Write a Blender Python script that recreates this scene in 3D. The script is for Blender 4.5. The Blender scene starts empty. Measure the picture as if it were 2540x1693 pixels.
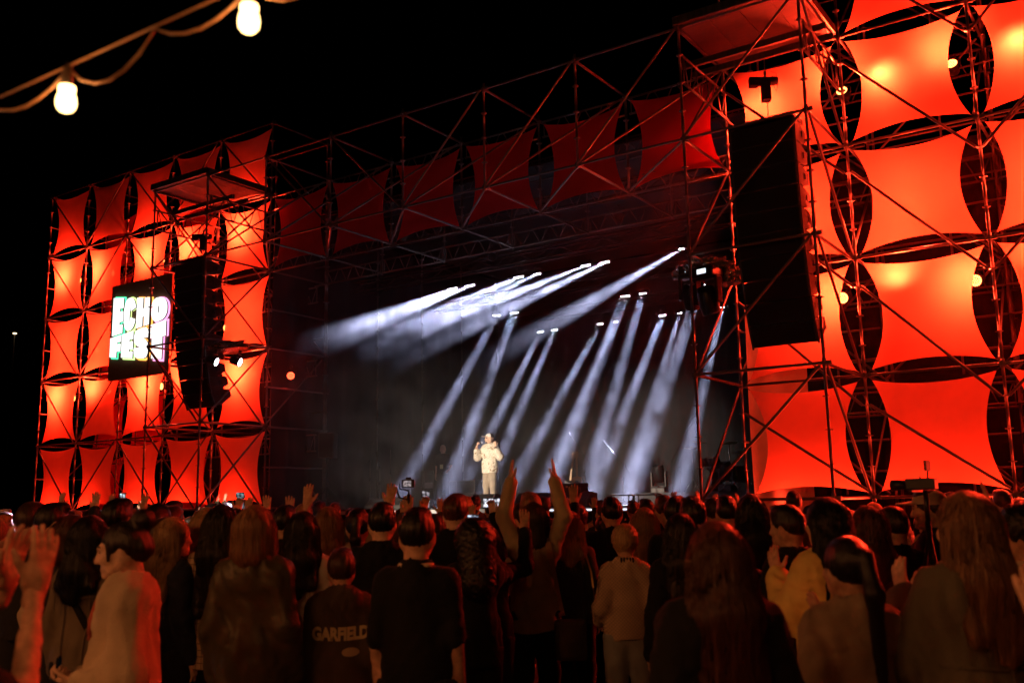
import bpy, bmesh, math, random
import numpy as np
from mathutils import Vector, Matrix, Quaternion
R = math.radians
scene = bpy.context.scene
COL = scene.collection
random.seed(7)

# ------------------------------------------------------------------ camera
CAM = Vector((28.948, -16.412, 1.724))
CAM_R = Vector((0.82705, 0.56186, -0.01834)).normalized()
_yaw, _pitch, _roll = 0.5961, 0.1657, -0.0186
CAM_F = Vector((-math.sin(_yaw) * math.cos(_pitch), math.cos(_yaw) * math.cos(_pitch), math.sin(_pitch)))
_r0 = Vector((math.cos(_yaw), math.sin(_yaw), 0)); _u0 = _r0.cross(CAM_F)
CAM_R = _r0 * math.cos(_roll) + _u0 * math.sin(_roll)
CAM_U = -_r0 * math.sin(_roll) + _u0 * math.cos(_roll)
cd = bpy.data.cameras.new('camera'); co = bpy.data.objects.new('camera', cd); COL.objects.link(co)
cd.sensor_width = 36; cd.lens = 36 * 2385.15 / 2540
cd.clip_start = 0.05; cd.clip_end = 500
cd.dof.use_dof = True; cd.dof.focus_distance = 24; cd.dof.aperture_fstop = 3.0
m = Matrix((CAM_R, CAM_U, -CAM_F)).transposed().to_4x4(); m.translation = CAM
co.matrix_world = m
scene.camera = co

# ------------------------------------------------------------------ world: night sky
w = bpy.data.worlds.new('World'); scene.world = w; w.use_nodes = True
nt = w.node_tree; bg = nt.nodes['Background']
sky = nt.nodes.new('ShaderNodeTexSky'); sky.sky_type = 'NISHITA'; sky.sun_disc = False
sky.sun_elevation = R(-6); sky.sun_rotation = R(200)
nt.links.new(sky.outputs[0], bg.inputs[0]); bg.inputs[1].default_value = 0.004

# ------------------------------------------------------------------ render and view
scene.render.engine = 'CYCLES'
scene.view_settings.view_transform = 'Standard'; scene.view_settings.look = 'None'
scene.view_settings.exposure = 0.0; scene.view_settings.gamma = 1.0
scene.view_settings.use_curve_mapping = False
cy = scene.cycles
cy.use_denoising = True
try: cy.denoiser = 'OPENIMAGEDENOISE'
except Exception: pass
cy.max_bounces = 6; cy.diffuse_bounces = 3; cy.glossy_bounces = 2; cy.transmission_bounces = 4
cy.volume_bounces = 0; cy.transparent_max_bounces = 6
cy.use_light_tree = True; cy.sample_clamp_indirect = 4.0
cy.volume_step_rate = 1.0; cy.volume_max_steps = 128
cy.caustics_reflective = False; cy.caustics_refractive = False

# ------------------------------------------------------------------ grid of the scaffold
BW, BD, LIFT, Z0 = 2.067, 1.994, 2.0, 1.7        # bay width, bay depth, lift height, level of the lowest ledgers
def gx(c): return c * BW + (0.076 if c >= 12 else 0.0)
def gz(row): return Z0 + (5 - row) * LIFT

# ------------------------------------------------------------------ scene helpers
def tag(o, label=None, cat=None, group=None, kind=None):
    if label: o['label'] = label
    if cat: o['category'] = cat
    if group: o['group'] = group
    if kind: o['kind'] = kind
    return o
def thing(name, label, cat, loc=(0, 0, 0), rz=0.0, group=None):
    o = bpy.data.objects.new(name, None); COL.objects.link(o)
    o.location = loc; o.rotation_euler = (0, 0, rz); o.empty_display_size = 0.1
    return tag(o, label, cat, group)
def obj(name, me, mat=None, parent=None, loc=None, rot=None, scale=None):
    if isinstance(me, bmesh.types.BMesh):
        b = me; me = bpy.data.meshes.new(name); b.to_mesh(me); b.free()
    if mat is not None and len(me.materials) == 0: me.materials.append(mat)
    o = bpy.data.objects.new(name, me); COL.objects.link(o)
    if parent is not None: o.parent = parent
    if loc is not None: o.location = loc
    if rot is not None: o.rotation_euler = rot
    if scale is not None: o.scale = scale
    return o
def copy_tree(o, parent=None):
    c = o.copy(); COL.objects.link(c); c.parent = parent
    for ch in o.children: copy_tree(ch, c)
    return c
def smooth(me, on=True):
    me.polygons.foreach_set('use_smooth', [on] * len(me.polygons)); me.update(); return me

# ------------------------------------------------------------------ mesh helpers
def bm_box(b, lo, hi, bev=0.0):
    x0, y0, z0 = lo; x1, y1, z1 = hi
    vs = [b.verts.new(p) for p in ((x0,y0,z0),(x1,y0,z0),(x1,y1,z0),(x0,y1,z0),(x0,y0,z1),(x1,y0,z1),(x1,y1,z1),(x0,y1,z1))]
    fs = [b.faces.new([vs[i] for i in f]) for f in ((3,2,1,0),(4,5,6,7),(0,1,5,4),(1,2,6,5),(2,3,7,6),(3,0,4,7))]
    if bev > 0:
        es = list({e for f in fs for e in f.edges})
        bmesh.ops.bevel(b, geom=es, offset=bev, segments=2, profile=0.6, affect='EDGES')
    return b
def box_mesh(name, lo, hi, mat, bev=0.0):
    b = bmesh.new(); bm_box(b, lo, hi, bev); me = bpy.data.meshes.new(name); b.to_mesh(me); b.free()
    me.materials.append(mat); return me
def frame_of(d):
    d = Vector(d).normalized()
    a = Vector((0, 0, 1)) if abs(d.z) < 0.95 else Vector((1, 0, 0))
    x = a.cross(d).normalized(); return x, d.cross(x), d
def bm_tube(b, p, q, r0, r1=None, n=8, cap=True):
    p = Vector(p); q = Vector(q); r1 = r0 if r1 is None else r1
    x, y, _ = frame_of(q - p)
    rings = []
    for c, r in ((p, r0), (q, r1)):
        rings.append([b.verts.new(c + x * (r * math.cos(2*math.pi*i/n)) + y * (r * math.sin(2*math.pi*i/n))) for i in range(n)])
    for i in range(n):
        f = b.faces.new((rings[0][i], rings[0][(i+1)%n], rings[1][(i+1)%n], rings[1][i])); f.smooth = True
    if cap:
        b.faces.new(rings[0][::-1]); b.faces.new(rings[1])
    return b
def bm_path(b, pts, r, n=6, rads=None):
    pts = [Vector(p) for p in pts]; rings = []
    for i, p in enumerate(pts):
        d = pts[min(i+1, len(pts)-1)] - pts[max(i-1, 0)]
        x, y, _ = frame_of(d); rr = rads[i] if rads else r
        rings.append([b.verts.new(p + x*(rr*math.cos(2*math.pi*k/n)) + y*(rr*math.sin(2*math.pi*k/n))) for k in range(n)])
    for a, c in zip(rings, rings[1:]):
        # frames may flip: match the start vertex
        k0 = min(range(n), key=lambda k: (c[k].co - a[0].co).length)
        for k in range(n):
            f = b.faces.new((a[k], a[(k+1)%n], c[(k+1+k0)%n], c[(k+k0)%n])); f.smooth = True
    b.faces.new(rings[0][::-1]); b.faces.new(rings[-1]); return b
def bm_lathe(b, prof, n=16, origin=(0,0,0), axis='z', smooth_=True):
    o = Vector(origin); rings = []
    def P(r, t, a):
        c, s = r*math.cos(a), r*math.sin(a)
        return o + (Vector((c, s, t)) if axis == 'z' else Vector((c, t, s)) if axis == 'y' else Vector((t, c, s)))
    for r, t in prof:
        rings.append([b.verts.new(P(max(r, 1e-4), t, 2*math.pi*i/n)) for i in range(n)])
    for a, c in zip(rings, rings[1:]):
        for i in range(n):
            f = b.faces.new((a[i], a[(i+1)%n], c[(i+1)%n], c[i])); f.smooth = smooth_
    b.faces.new(rings[0][::-1]); b.faces.new(rings[-1])
    return b
def bm_poly(b, pts, thick, plane='xz', at=0.0):
    """a flat outline extruded to a slab of real thickness"""
    def P(p, t): return (p[0], at + t, p[1]) if plane == 'xz' else (p[0], p[1], at + t)
    lo = [b.verts.new(P(p, 0)) for p in pts]; hi = [b.verts.new(P(p, thick)) for p in pts]
    n = len(pts)
    b.faces.new(lo); b.faces.new(hi[::-1])
    for i in range(n): b.faces.new((lo[i], hi[i], hi[(i+1)%n], lo[(i+1)%n]))
    return b
def new_me(name, b, mat=None):
    bmesh.ops.recalc_face_normals(b, faces=b.faces)
    me = bpy.data.meshes.new(name); b.to_mesh(me); b.free()
    if mat: me.materials.append(mat)
    return me

# ------------------------------------------------------------------ materials
MATS = {}
def mat(name, color=(0.5,0.5,0.5), rough=0.6, metal=0.0, spec=0.5, var=0.0, vscale=8.0, stretch=(1,1,1), bump=0.0, bscale=60.0, sheen=0.0, emit=None, estr=0.0, coat=0.0):
    if name in MATS: return MATS[name]
    m = bpy.data.materials.new(name); m.use_nodes = True; MATS[name] = m
    nt = m.node_tree; p = nt.nodes['Principled BSDF']; L = nt.links
    p.inputs['Base Color'].default_value = (*color, 1); p.inputs['Roughness'].default_value = rough
    p.inputs['Metallic'].default_value = metal; p.inputs['Specular IOR Level'].default_value = spec
    if sheen: p.inputs['Sheen Weight'].default_value = sheen
    if coat: p.inputs['Coat Weight'].default_value = coat
    if emit:
        p.inputs['Emission Color'].default_value = (*emit, 1); p.inputs['Emission Strength'].default_value = estr
    if var or bump:
        tc = nt.nodes.new('ShaderNodeTexCoord'); mp = nt.nodes.new('ShaderNodeMapping'); mp.inputs['Scale'].default_value = stretch
        L.new(tc.outputs['Object'], mp.inputs[0])
    if var:
        n = nt.nodes.new('ShaderNodeTexNoise'); n.inputs['Scale'].default_value = vscale; n.inputs['Detail'].default_value = 5
        L.new(mp.outputs[0], n.inputs['Vector'])
        mr = nt.nodes.new('ShaderNodeMapRange'); mr.inputs[1].default_value = 0.3; mr.inputs[2].default_value = 0.7
        mr.inputs[3].default_value = 1 - var; mr.inputs[4].default_value = 1 + var; L.new(n.outputs['Fac'], mr.inputs[0])
        mx = nt.nodes.new('ShaderNodeMix'); mx.data_type = 'RGBA'; mx.blend_type = 'MULTIPLY'; mx.inputs[0].default_value = 1
        mx.inputs[6].default_value = (*color, 1); L.new(mr.outputs[0], mx.inputs[7]); L.new(mx.outputs[2], p.inputs['Base Color'])
        ra = nt.nodes.new('ShaderNodeMapRange'); ra.inputs[3].default_value = max(0.05, rough - 0.12); ra.inputs[4].default_value = min(1, rough + 0.12)
        L.new(n.outputs['Fac'], ra.inputs[0]); L.new(ra.outputs[0], p.inputs['Roughness'])
    if bump:
        n2 = nt.nodes.new('ShaderNodeTexNoise'); n2.inputs['Scale'].default_value = bscale; n2.inputs['Detail'].default_value = 4
        L.new(mp.outputs[0], n2.inputs['Vector'])
        bp = nt.nodes.new('ShaderNodeBump'); bp.inputs['Strength'].default_value = bump; bp.inputs['Distance'].default_value = 0.01
        L.new(n2.outputs['Fac'], bp.inputs['Height']); L.new(bp.outputs[0], p.inputs['Normal'])
    return m
def emitter(name, color, strength, quiet=False):
    if name in MATS: return MATS[name]
    m = bpy.data.materials.new(name); m.use_nodes = True; MATS[name] = m
    nt = m.node_tree; nt.nodes.clear()
    e = nt.nodes.new('ShaderNodeEmission'); e.inputs[0].default_value = (*color, 1); e.inputs[1].default_value = strength
    o = nt.nodes.new('ShaderNodeOutputMaterial'); nt.links.new(e.outputs[0], o.inputs[0])
    if quiet: m.cycles.emission_sampling = 'NONE'      # a lamp object beside it does the lighting
    return m
def light(name, kind, loc, energy, color=(1,1,1), parent=None, direction=None, size=0.05, angle=None, blend=0.3, cast=True):
    ld = bpy.data.lights.new(name, kind); ld.energy = energy; ld.color = color
    if kind == 'AREA': ld.size = size
    else: ld.shadow_soft_size = size
    if kind == 'SPOT': ld.spot_size = angle; ld.spot_blend = blend
    o = bpy.data.objects.new(name, ld); COL.objects.link(o)
    o.location = loc
    if direction is not None:
        o.rotation_mode = 'QUATERNION'; o.rotation_quaternion = Vector(direction).to_track_quat('-Z', 'Y')
    if parent is not None: o.parent = parent
    return o
# ================================================================== SETTING
M_STEEL = mat('galvanised_steel', (0.15, 0.135, 0.125), 0.42, 0.75, var=0.25, vscale=6, stretch=(3,3,1), bump=0.15, bscale=40)
M_STEEL2 = mat('worn_dark_steel', (0.11, 0.10, 0.09), 0.5, 0.6, var=0.35, vscale=5, stretch=(3,3,1), bump=0.2, bscale=40)
M_BLACK = mat('black_paint', (0.018, 0.018, 0.02), 0.55, var=0.3, vscale=12, bump=0.1)
M_BLACKMETAL = mat('black_metal', (0.02, 0.02, 0.022), 0.38, 0.3, var=0.3, vscale=15)
M_DRAPE = mat('black_drape', (0.015, 0.015, 0.018), 0.9, spec=0.25, var=0.5, vscale=1.4, stretch=(1,1,0.25), bump=0.3, bscale=9, sheen=0.1)
M_GROUND = mat('asphalt', (0.045, 0.042, 0.04), 0.85, var=0.35, vscale=1.5, bump=0.4, bscale=90)
M_DECK = mat('stage_deck', (0.03, 0.03, 0.033), 0.4, var=0.4, vscale=2.0, bump=0.15, bscale=20)
M_PLY = mat('plywood', (0.055, 0.036, 0.024), 0.7, var=0.3, vscale=3, stretch=(1,6,1), bump=0.1)

b = bmesh.new()
vs = [b.verts.new(p) for p in ((-120,-80,0),(160,-80,0),(160,160,0),(-120,160,0))]; b.faces.new(vs)
ground = obj('ground', new_me('ground', b, M_GROUND)); tag(ground, 'dark asphalt square under the crowd', None, kind='structure')

# ---- stage
st = thing('stage', 'black raised concert stage with a pale lit front edge', 'stage', (16.5, 5, 0))
DECK = 1.62
def stp(name, lo, hi, m_, bev=0.0): return obj(name, box_mesh(name, [a-c for a,c in zip(lo,(16.5,5,0))], [a-c for a,c in zip(hi,(16.5,5,0))], m_, bev), None, st)
n_deck = 6
for i in range(n_deck):                                   # deck modules with open joints
    for j in range(5):
        x0 = 10.4 + i*2.04; y0 = 0.35 + j*2.04
        stp('deck_module', (x0, y0, DECK-0.12), (x0+2.032, y0+2.032, DECK), M_DECK, 0.004)
stp('front_skirt', (10.4, 0.36, 0.0), (22.64, 0.40, DECK-0.122), M_DRAPE)
stp('edge_trim', (10.4, 0.30, DECK-0.10), (22.64, 0.346, DECK-0.02), mat('edge_aluminium', (0.6,0.6,0.62), 0.4, 0.6))
# floor edge light strip of the stage front (lit white line in the photograph)
stp('edge_light_strip', (18.2, 0.285, DECK-0.075), (20.6, 0.298, DECK-0.05), emitter('strip_white', (0.8,0.85,1.0), 2.2))

# ---- drapes closing the stage: folded cloth sheets
def drape(name, label, p0, p1, z0, z1, fold=0.06, wl=0.45, seed=1, group=None):
    rnd = random.Random(seed); L = (Vector(p1)-Vector(p0)).length; n = max(12, int(L/0.06)); nz = 16
    d = (Vector(p1)-Vector(p0)).normalized(); nn = Vector((d.y, -d.x, 0))
    ph = [rnd.uniform(0,6.28) for _ in range(4)]
    b = bmesh.new(); G = []
    for j in range(nz+1):
        t = j/nz; row = []
        for i in range(n+1):
            s = L*i/n
            a = fold*(math.sin(6.283*s/wl+ph[0]+0.6*math.sin(s*1.3+ph[1])) + 0.6*math.sin(6.283*s/(wl*2.3)+ph[2]+t*0.8))*(0.35+0.65*(1-t))
            a += 0.03*math.sin(t*7+s*0.9+ph[3])
            row.append(b.verts.new(Vector(p0)-Vector(p0) + d*s + nn*a + Vector((0,0,z0+(z1-z0)*t))))
        G.append(row)
    for j in range(nz):
        for i in range(n):
            f = b.faces.new((G[j][i],G[j][i+1],G[j+1][i+1],G[j+1][i])); f.smooth = True
    me = new_me(name, b, M_DRAPE); o = obj(name, me); o.location = (p0[0], p0[1], 0)
    return tag(o, label, 'curtain', group)
drape('backdrop_curtain', 'black backdrop curtain at the rear of the stage', (10.0,10.7,0), (22.8,10.7,0), 0.0, 9.4, 0.05, 0.6, 3)
drape('side_curtain', 'black side curtain behind the poles at the left of the stage', (9.95,0.5,0), (9.95,10.6,0), 0.0, 9.4, 0.05, 0.7, 5)
drape('side_curtain', 'black side curtain behind the drum kit at the right of the stage', (22.55,3.2,0), (22.55,10.6,0), 0.0, 9.4, 0.04, 0.7, 6)
rf = obj('stage_roof', box_mesh('stage_roof', (9.9,1.9,0), (22.9,11.0,0.06), mat('black_tarp',(0.02,0.02,0.022),0.6), 0.0), None, None, (0,0,9.55))
tag(rf, 'black tarpaulin roof over the stage', 'roof')

# ---- scaffold pieces: meshes shared by all tubes
def unit_tube(name, mat_, n=8):
    b = bmesh.new(); bm_tube(b, (0,0,0), (0,0,1), 1.0, 1.0, n); return new_me(name, b, mat_)
UT = unit_tube('tube', M_STEEL); UT2 = unit_tube('tube_dark', M_STEEL2)
def tube(parent, name, p, q, r=0.0242, me=None):
    p = Vector(p); q = Vector(q); d = q - p
    o = obj(name, me or UT, None, parent)
    o.rotation_mode = 'QUATERNION'; o.rotation_quaternion = d.to_track_quat('Z', 'Y')
    o.location = p - Vector(parent.location) if parent is not None else p; o.scale = (r, r, d.length)
    return o
def standard_mesh(name, z0, z1, mat_=None):
    """one turned piece: tube, rosettes every half metre, sleeved joints, base plate"""
    r = 0.0242; prof = [(r, z0)]
    if z0 < 0.05: prof = [(0.08, z0), (0.08, z0+0.012), (0.032, z0+0.014), (0.032, z0+0.28), (r, z0+0.285)]
    ev = []
    z = math.ceil((z0+0.3-Z0)/0.5)*0.5 + Z0
    while z < z1 - 0.02: ev.append((z, 'r')); z += 0.5
    z = Z0 + 2.0
    while z < z1 - 0.5:
        if z > z0 + 0.3: ev.append((z+0.25, 's'))
        z += 2.0
    for z, k in sorted(ev):
        if k == 'r': prof += [(r, z-0.007), (0.062, z-0.005), (0.062, z+0.005), (r, z+0.007)]
        else: prof += [(r, z-0.09), (0.029, z-0.088), (0.029, z+0.088), (r, z+0.09)]
    prof.append((r, z1)); b = bmesh.new(); bm_lathe(b, prof, 9, smooth_=False)
    for f in b.faces:
        if len(f.verts) == 4 and abs(f.normal.z) < .3: f.smooth = True
    return new_me(name, b, mat_ or M_STEEL)
STD = {}
def standard(parent, x, y, z0=0.0, z1=None):
    z1 = Z0 + 10.12 if z1 is None else z1
    k = (round(z0,2), round(z1,2))
    if k not in STD: STD[k] = standard_mesh('standard', z0, z1)
    return obj('standard', STD[k], None, parent, Vector((x, y, 0)) - Vector(parent.location))
# wedge heads and clamps where tubes meet
b = bmesh.new()
for a in range(4):
    c, s = math.cos(a*math.pi/2), math.sin(a*math.pi/2)
    bm_box(b, (0.03*c-0.022, 0.03*s-0.022, -0.03), (0.085*c+0.022 if c>0.5 else 0.03*c+0.022 if abs(c)<0.5 else -0.01, 0.03*s+0.022 if abs(s)<0.5 else (0.085*s+0.022 if s>0.5 else -0.01), 0.03))
bm_tube(b, (0,0,-0.07), (0,0,0.07), 0.034, None, 8)
NODE = new_me('wedge_node', b, M_STEEL2)
def node(parent, x, y, z): return obj('wedge_node', NODE, None, parent, Vector((x,y,z)) - Vector(parent.location))
GIRD = {}
def girder(parent, p, q, drop=0.45, name='lattice_girder'):
    """two chords with zigzag lacing, hanging below the line p-q"""
    p = Vector(p); q = Vector(q); L = round((q-p).length, 3)
    k = (L, drop)
    if k not in GIRD:
        b = bmesh.new(); bm_tube(b, (0,0,0), (L,0,0), 0.0235, None, 8); bm_tube(b, (0,0,-drop), (L,0,-drop), 0.0235, None, 8)
        n = max(2, int(round(L/0.52))); s = L/n
        for i in range(n):
            m_ = (i+0.5)*s
            bm_tube(b, (i*s+0.06,0,-0.02), (m_-0.03,0,-drop+0.02), 0.0125, None, 6); bm_tube(b, (m_+0.03,0,-drop+0.02), ((i+1)*s-0.06,0,-0.02), 0.0125, None, 6)
        for xx in (0.04, L-0.04): bm_tube(b, (xx,0,-0.02), (xx,0,-drop+0.02), 0.0125, None, 6)
        GIRD[k] = new_me('lattice_girder', b, M_STEEL)
    o = obj(name, GIRD[k], None, parent, p - Vector(parent.location)); d = q - p
    o.rotation_euler = (0, -math.asin(d.z/d.length), math.atan2(d.y, d.x)); return o

def wing(label, c0, c1, name='scaffold_wall', flip=0, diag='alt'):
    t = thing(name, label, 'scaffolding', (gx(c0), 0, 0))
    for c in range(c0, c1+1):
        x = gx(c)
        standard(t, x, 0); standard(t, x, BD)
        for r_ in range(6):
            z = gz(r_); node(t, x, 0, z)
            tube(t, 'transom', (x, 0.03, z), (x, BD-0.03, z))
        for r_ in range(5):                                # side bracing inside the wall
            if (c + r_) % 2 == 0: tube(t, 'diagonal_brace', (x-0.05, 0.06, gz(r_+1)+0.1), (x-0.05, BD-0.06, gz(r_)-0.1), 0.021)
            tube(t, 'guard_rail', (x, 0.03, gz(r_+1)+1.0), (x, BD-0.03, gz(r_+1)+1.0), 0.021) if c in (c0, c1) else None
    for c in range(c0, c1):
        xa, xb = gx(c), gx(c+1)
        for r_ in range(6):
            z = gz(r_)
            tube(t, 'ledger', (xa+0.03, 0, z), (xb-0.03, 0, z)); tube(t, 'ledger', (xa+0.03, BD, z), (xb-0.03, BD, z))
            if r_ in (1, 2, 3, 4):
                girder(t, (xa+0.03, BD-0.25, z-0.12), (xb-0.03, BD-0.25, z-0.12), 0.42)
            if r_ < 5 and r_ > 0: tube(t, 'guard_rail', (xa+0.03, BD, z+0.5), (xb-0.03, BD, z+0.5), 0.021)
        for r_ in range(5):
            zt, zb = gz(r_), gz(r_+1)
            if diag == 'alt':
                if (c - c0) % 2 == 0: tube(t, 'diagonal_brace', (xa+0.06,-0.055,zt-0.03), (xb-0.06,-0.055,zb+0.03), 0.0225)
                else: tube(t, 'diagonal_brace', (xa+0.06,-0.055,zb+0.03), (xb-0.06,-0.055,zt-0.03), 0.0225)
            else:
                if c < 13: tube(t, 'diagonal_brace', (xa+0.06,-0.055,zt-0.5), (xb-0.06,-0.055,zb-0.5 if r_ < 4 else zb+0.1), 0.0242)
                else: tube(t, 'diagonal_brace', (xa+0.06,-0.055,zb-0.5 if r_ < 4 else zb+0.1), (xb-0.06,-0.055,zt-0.5), 0.0242)
            if (c + r_) % 2 == 0: tube(t, 'diagonal_brace', (xa+0.06,BD+0.05,zt-0.05), (xb-0.06,BD+0.05,zb+0.05), 0.0225)
    if diag != 'alt':                                      # inner walkway tubes seen through the gaps
        for c in range(c0, c1):
            xa, xb = gx(c), gx(c+1)
            for r_ in range(5):
                zb = gz(r_+1)
                for dz in (0.45, 1.0, 1.5): tube(t, 'guard_rail', (xa+0.03, 1.45, zb+dz), (xb-0.03, 1.45, zb+dz), 0.021)
                tube(t, 'diagonal_brace', (xa+0.05 if r_%2 else xb-0.05, 1.30, zb+0.05), (xb-0.05 if r_%2 else xa+0.05, 1.30, zb+1.9), 0.0225)
                tube(t, 'hanger', ((xa+xb)/2+0.25, 1.45, zb+0.05), ((xa+xb)/2+0.25, 1.45, zb+1.95), 0.021)
        for c in range(c0, c1+1): standard(t, gx(c)+0.02, 1.45, 0.0)
    return t
wing_left = wing('red lit scaffold wall behind the fabric panels at the left of the stage', 0, 5)
wing_right = wing('red lit scaffold wall behind the large fabric panels at the right of the stage', 11, 16, diag='down')

# ---- the bridge over the stage opening
br = thing('scaffold_bridge', 'long scaffold bridge spanning the top of the stage opening', 'scaffolding', (gx(5), 0, gz(2)))
ZM, ZT = gz(2), gz(1)                                      # lower and upper level of the bridge
for c in range(5, 12):
    x = gx(c)
    if 6 <= c <= 10:
        standard(br, x, -BD, ZM-0.05, ZT+0.12); standard(br, x, 0.0, ZM-0.05, ZT+0.12); standard(br, x, BD, ZM-0.05, ZT+0.12)
    tube(br, 'transom', (x, -BD+0.03, ZT), (x, -0.03, ZT)); tube(br, 'transom', (x, -BD+0.03, ZM), (x, -0.03, ZM))
    tube(br, 'transom', (x, 0.03, ZT), (x, BD-0.03, ZT)); tube(br, 'transom', (x, 0.03, ZM), (x, BD-0.03, ZM))
    if 6 <= c <= 11:
        node(br, x, -BD, ZT); node(br, x, -BD, ZM); node(br, x, 0, ZM)
        tube(br, 'diagonal_brace', (x, -BD+0.05, ZM+0.02), (gx(c-1)+0.04, -0.05, ZM+0.02), 0.0225)
for c in range(5, 11):
    xa, xb = gx(c), gx(c+1)
    tube(br, 'ledger', (xa+0.03,-BD,ZT), (xb-0.03,-BD,ZT)); tube(br, 'ledger', (xa+0.03,-BD,ZM), (xb-0.03,-BD,ZM))
    for y in (0.10, BD):
        girder(br, (xa+0.03, y, ZT), (xb-0.03, y, ZT), 0.34); girder(br, (xa+0.03, y, ZM+0.34), (xb-0.03, y, ZM+0.34), 0.34)
    if c <= 7: tube(br, 'diagonal_brace', (xa+0.05,-BD-0.05,ZT-0.03), (xb-0.05,-BD-0.05,ZM+0.03), 0.0225)
    else: tube(br, 'diagonal_brace', (xa+0.05,-BD-0.05,ZM+0.03), (xb-0.05,-BD-0.05,ZT-0.03), 0.0225)
    tube(br, 'diagonal_brace', (xa+0.05,-BD+0.05,ZM+0.05), (xb-0.05,-0.07,ZT-0.05), 0.0242, UT2)
    tube(br, 'guard_rail', (xa+0.03, BD, ZM+1.0), (xb-0.03, BD, ZM+1.0), 0.021)
    tube(br, 'guard_rail', (xa+0.03, BD, ZM+1.5), (xb-0.03, BD, ZM+1.5), 0.021)

# ---- speaker towers standing in front of the walls
def tower(label, ca, cb):
    xa, xb = gx(ca), gx(cb) - (0.076 if cb == 12 else 0)
    t = thing('scaffold_tower', label, 'scaffolding', ((xa+xb)/2, -BD/2, 0))
    for x in (xa, xb): standard(t, x, -BD, 0.0, gz(1)+0.15)
    for r_ in range(1, 6):
        z = gz(r_)
        tube(t, 'ledger', (xa+0.03,-BD,z), (xb-0.03,-BD,z))
        for x in (xa, xb):
            tube(t, 'transom', (x,-BD+0.03,z), (x,-0.03,z)); node(t, x, -BD, z)
    for r_ in range(1, 5):
        zt, zb = gz(r_), gz(r_+1)
        if ca == 4:
            tube(t, 'diagonal_brace', (xa+0.05,-BD-0.055,zt-0.04), (xb-0.05,-BD-0.055,zb+0.04), 0.0225)
            tube(t, 'diagonal_brace', (xa+0.05,-0.055,zt-0.04), (xa+0.05,-BD+0.055,zb+0.04), 0.0225) if r_ % 2 else None
            tube(t, 'diagonal_brace', (xb,-BD+0.05,zb+0.04), (xb,-0.05,zt-0.04), 0.0242)
            if r_ < 4: tube(t, 'diagonal_brace', (xa-0.05,-BD+0.05,zt-0.05), (xa-0.05,-0.05,zb+0.05), 0.0225)
        else:
            tube(t, 'diagonal_brace', (xa+0.05,-BD-0.055,zb+0.04), (xb-0.05,-BD-0.055,zt-0.04), 0.0242)
            tube(t, 'diagonal_brace', (xb+0.03,-BD+0.05,zt-0.04), (xb+0.05,-0.05,zb+0.04), 0.0242)
            tube(t, 'diagonal_brace', (xa,-BD+0.05,zb+0.04), (xa,-0.05,zt-0.04), 0.0225)
    for x in (xa, xb): girder(t, (x+0.03,-BD+0.03,gz(1)-0.5), (x+0.03,-0.03,gz(1)-0.5), 0.5)
    # hoist beam on the girders
    for y in (-1.42, -0.98):
        o = obj('hoist_beam', box_mesh('hoist_beam', (-0.2,-0.035,0), (xb-xa+0.25,0.035,0.11), M_STEEL, 0.006), None, t, Vector((xa,y,gz(1)-0.49)) - Vector(t.location))
    # platform: frame and plywood boards
    z = gz(1)
    n = 4; pw = (xb-xa+0.1)/n
    for i in range(n):
        obj('platform_board', box_mesh('platform_board', (0.004,-BD-0.06,0), (pw-0.004,-0.02,0.03), M_PLY), None, t, Vector((xa-0.05+i*pw,0,z+0.06)) - Vector(t.location))
    for y in (-BD-0.09, -0.1):
        obj('platform_rail', box_mesh('platform_rail', (xa-0.06,y-0.02,z+0.02), (xb+0.06,y+0.02,z+0.17), M_STEEL2, 0.004), None, t, -Vector(t.location))
    for x in (xa-0.08, xb+0.04):
        obj('platform_rail', box_mesh('platform_rail', (x,-BD-0.065,z+0.021), (x+0.04,-0.125,z+0.165), M_STEEL2, 0.004), None, t, -Vector(t.location))
    return t
tower_left = tower('scaffold tower with a roofed platform carrying the left speaker stack', 4, 5)
tower_right = tower('scaffold tower with a platform carrying the right speaker stack', 11, 12)
# standards of the stage side frames
sf = thing('side_scaffold', 'slim scaffold poles along the black side curtain left of the stage', 'scaffolding', (10.35, 4, 0))
for y in (2.05, 4.08, 6.1, 8.1):
    standard(sf, 10.35, y, 0.0, 9.5)
sf2 = thing('side_scaffold', 'slim scaffold poles behind the drum kit right of the stage', 'scaffolding', (22.3, 4, 0))
for y in (3.4, 6.1, 8.1): standard(sf2, 22.3, y, 0.0, 9.5)

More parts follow.
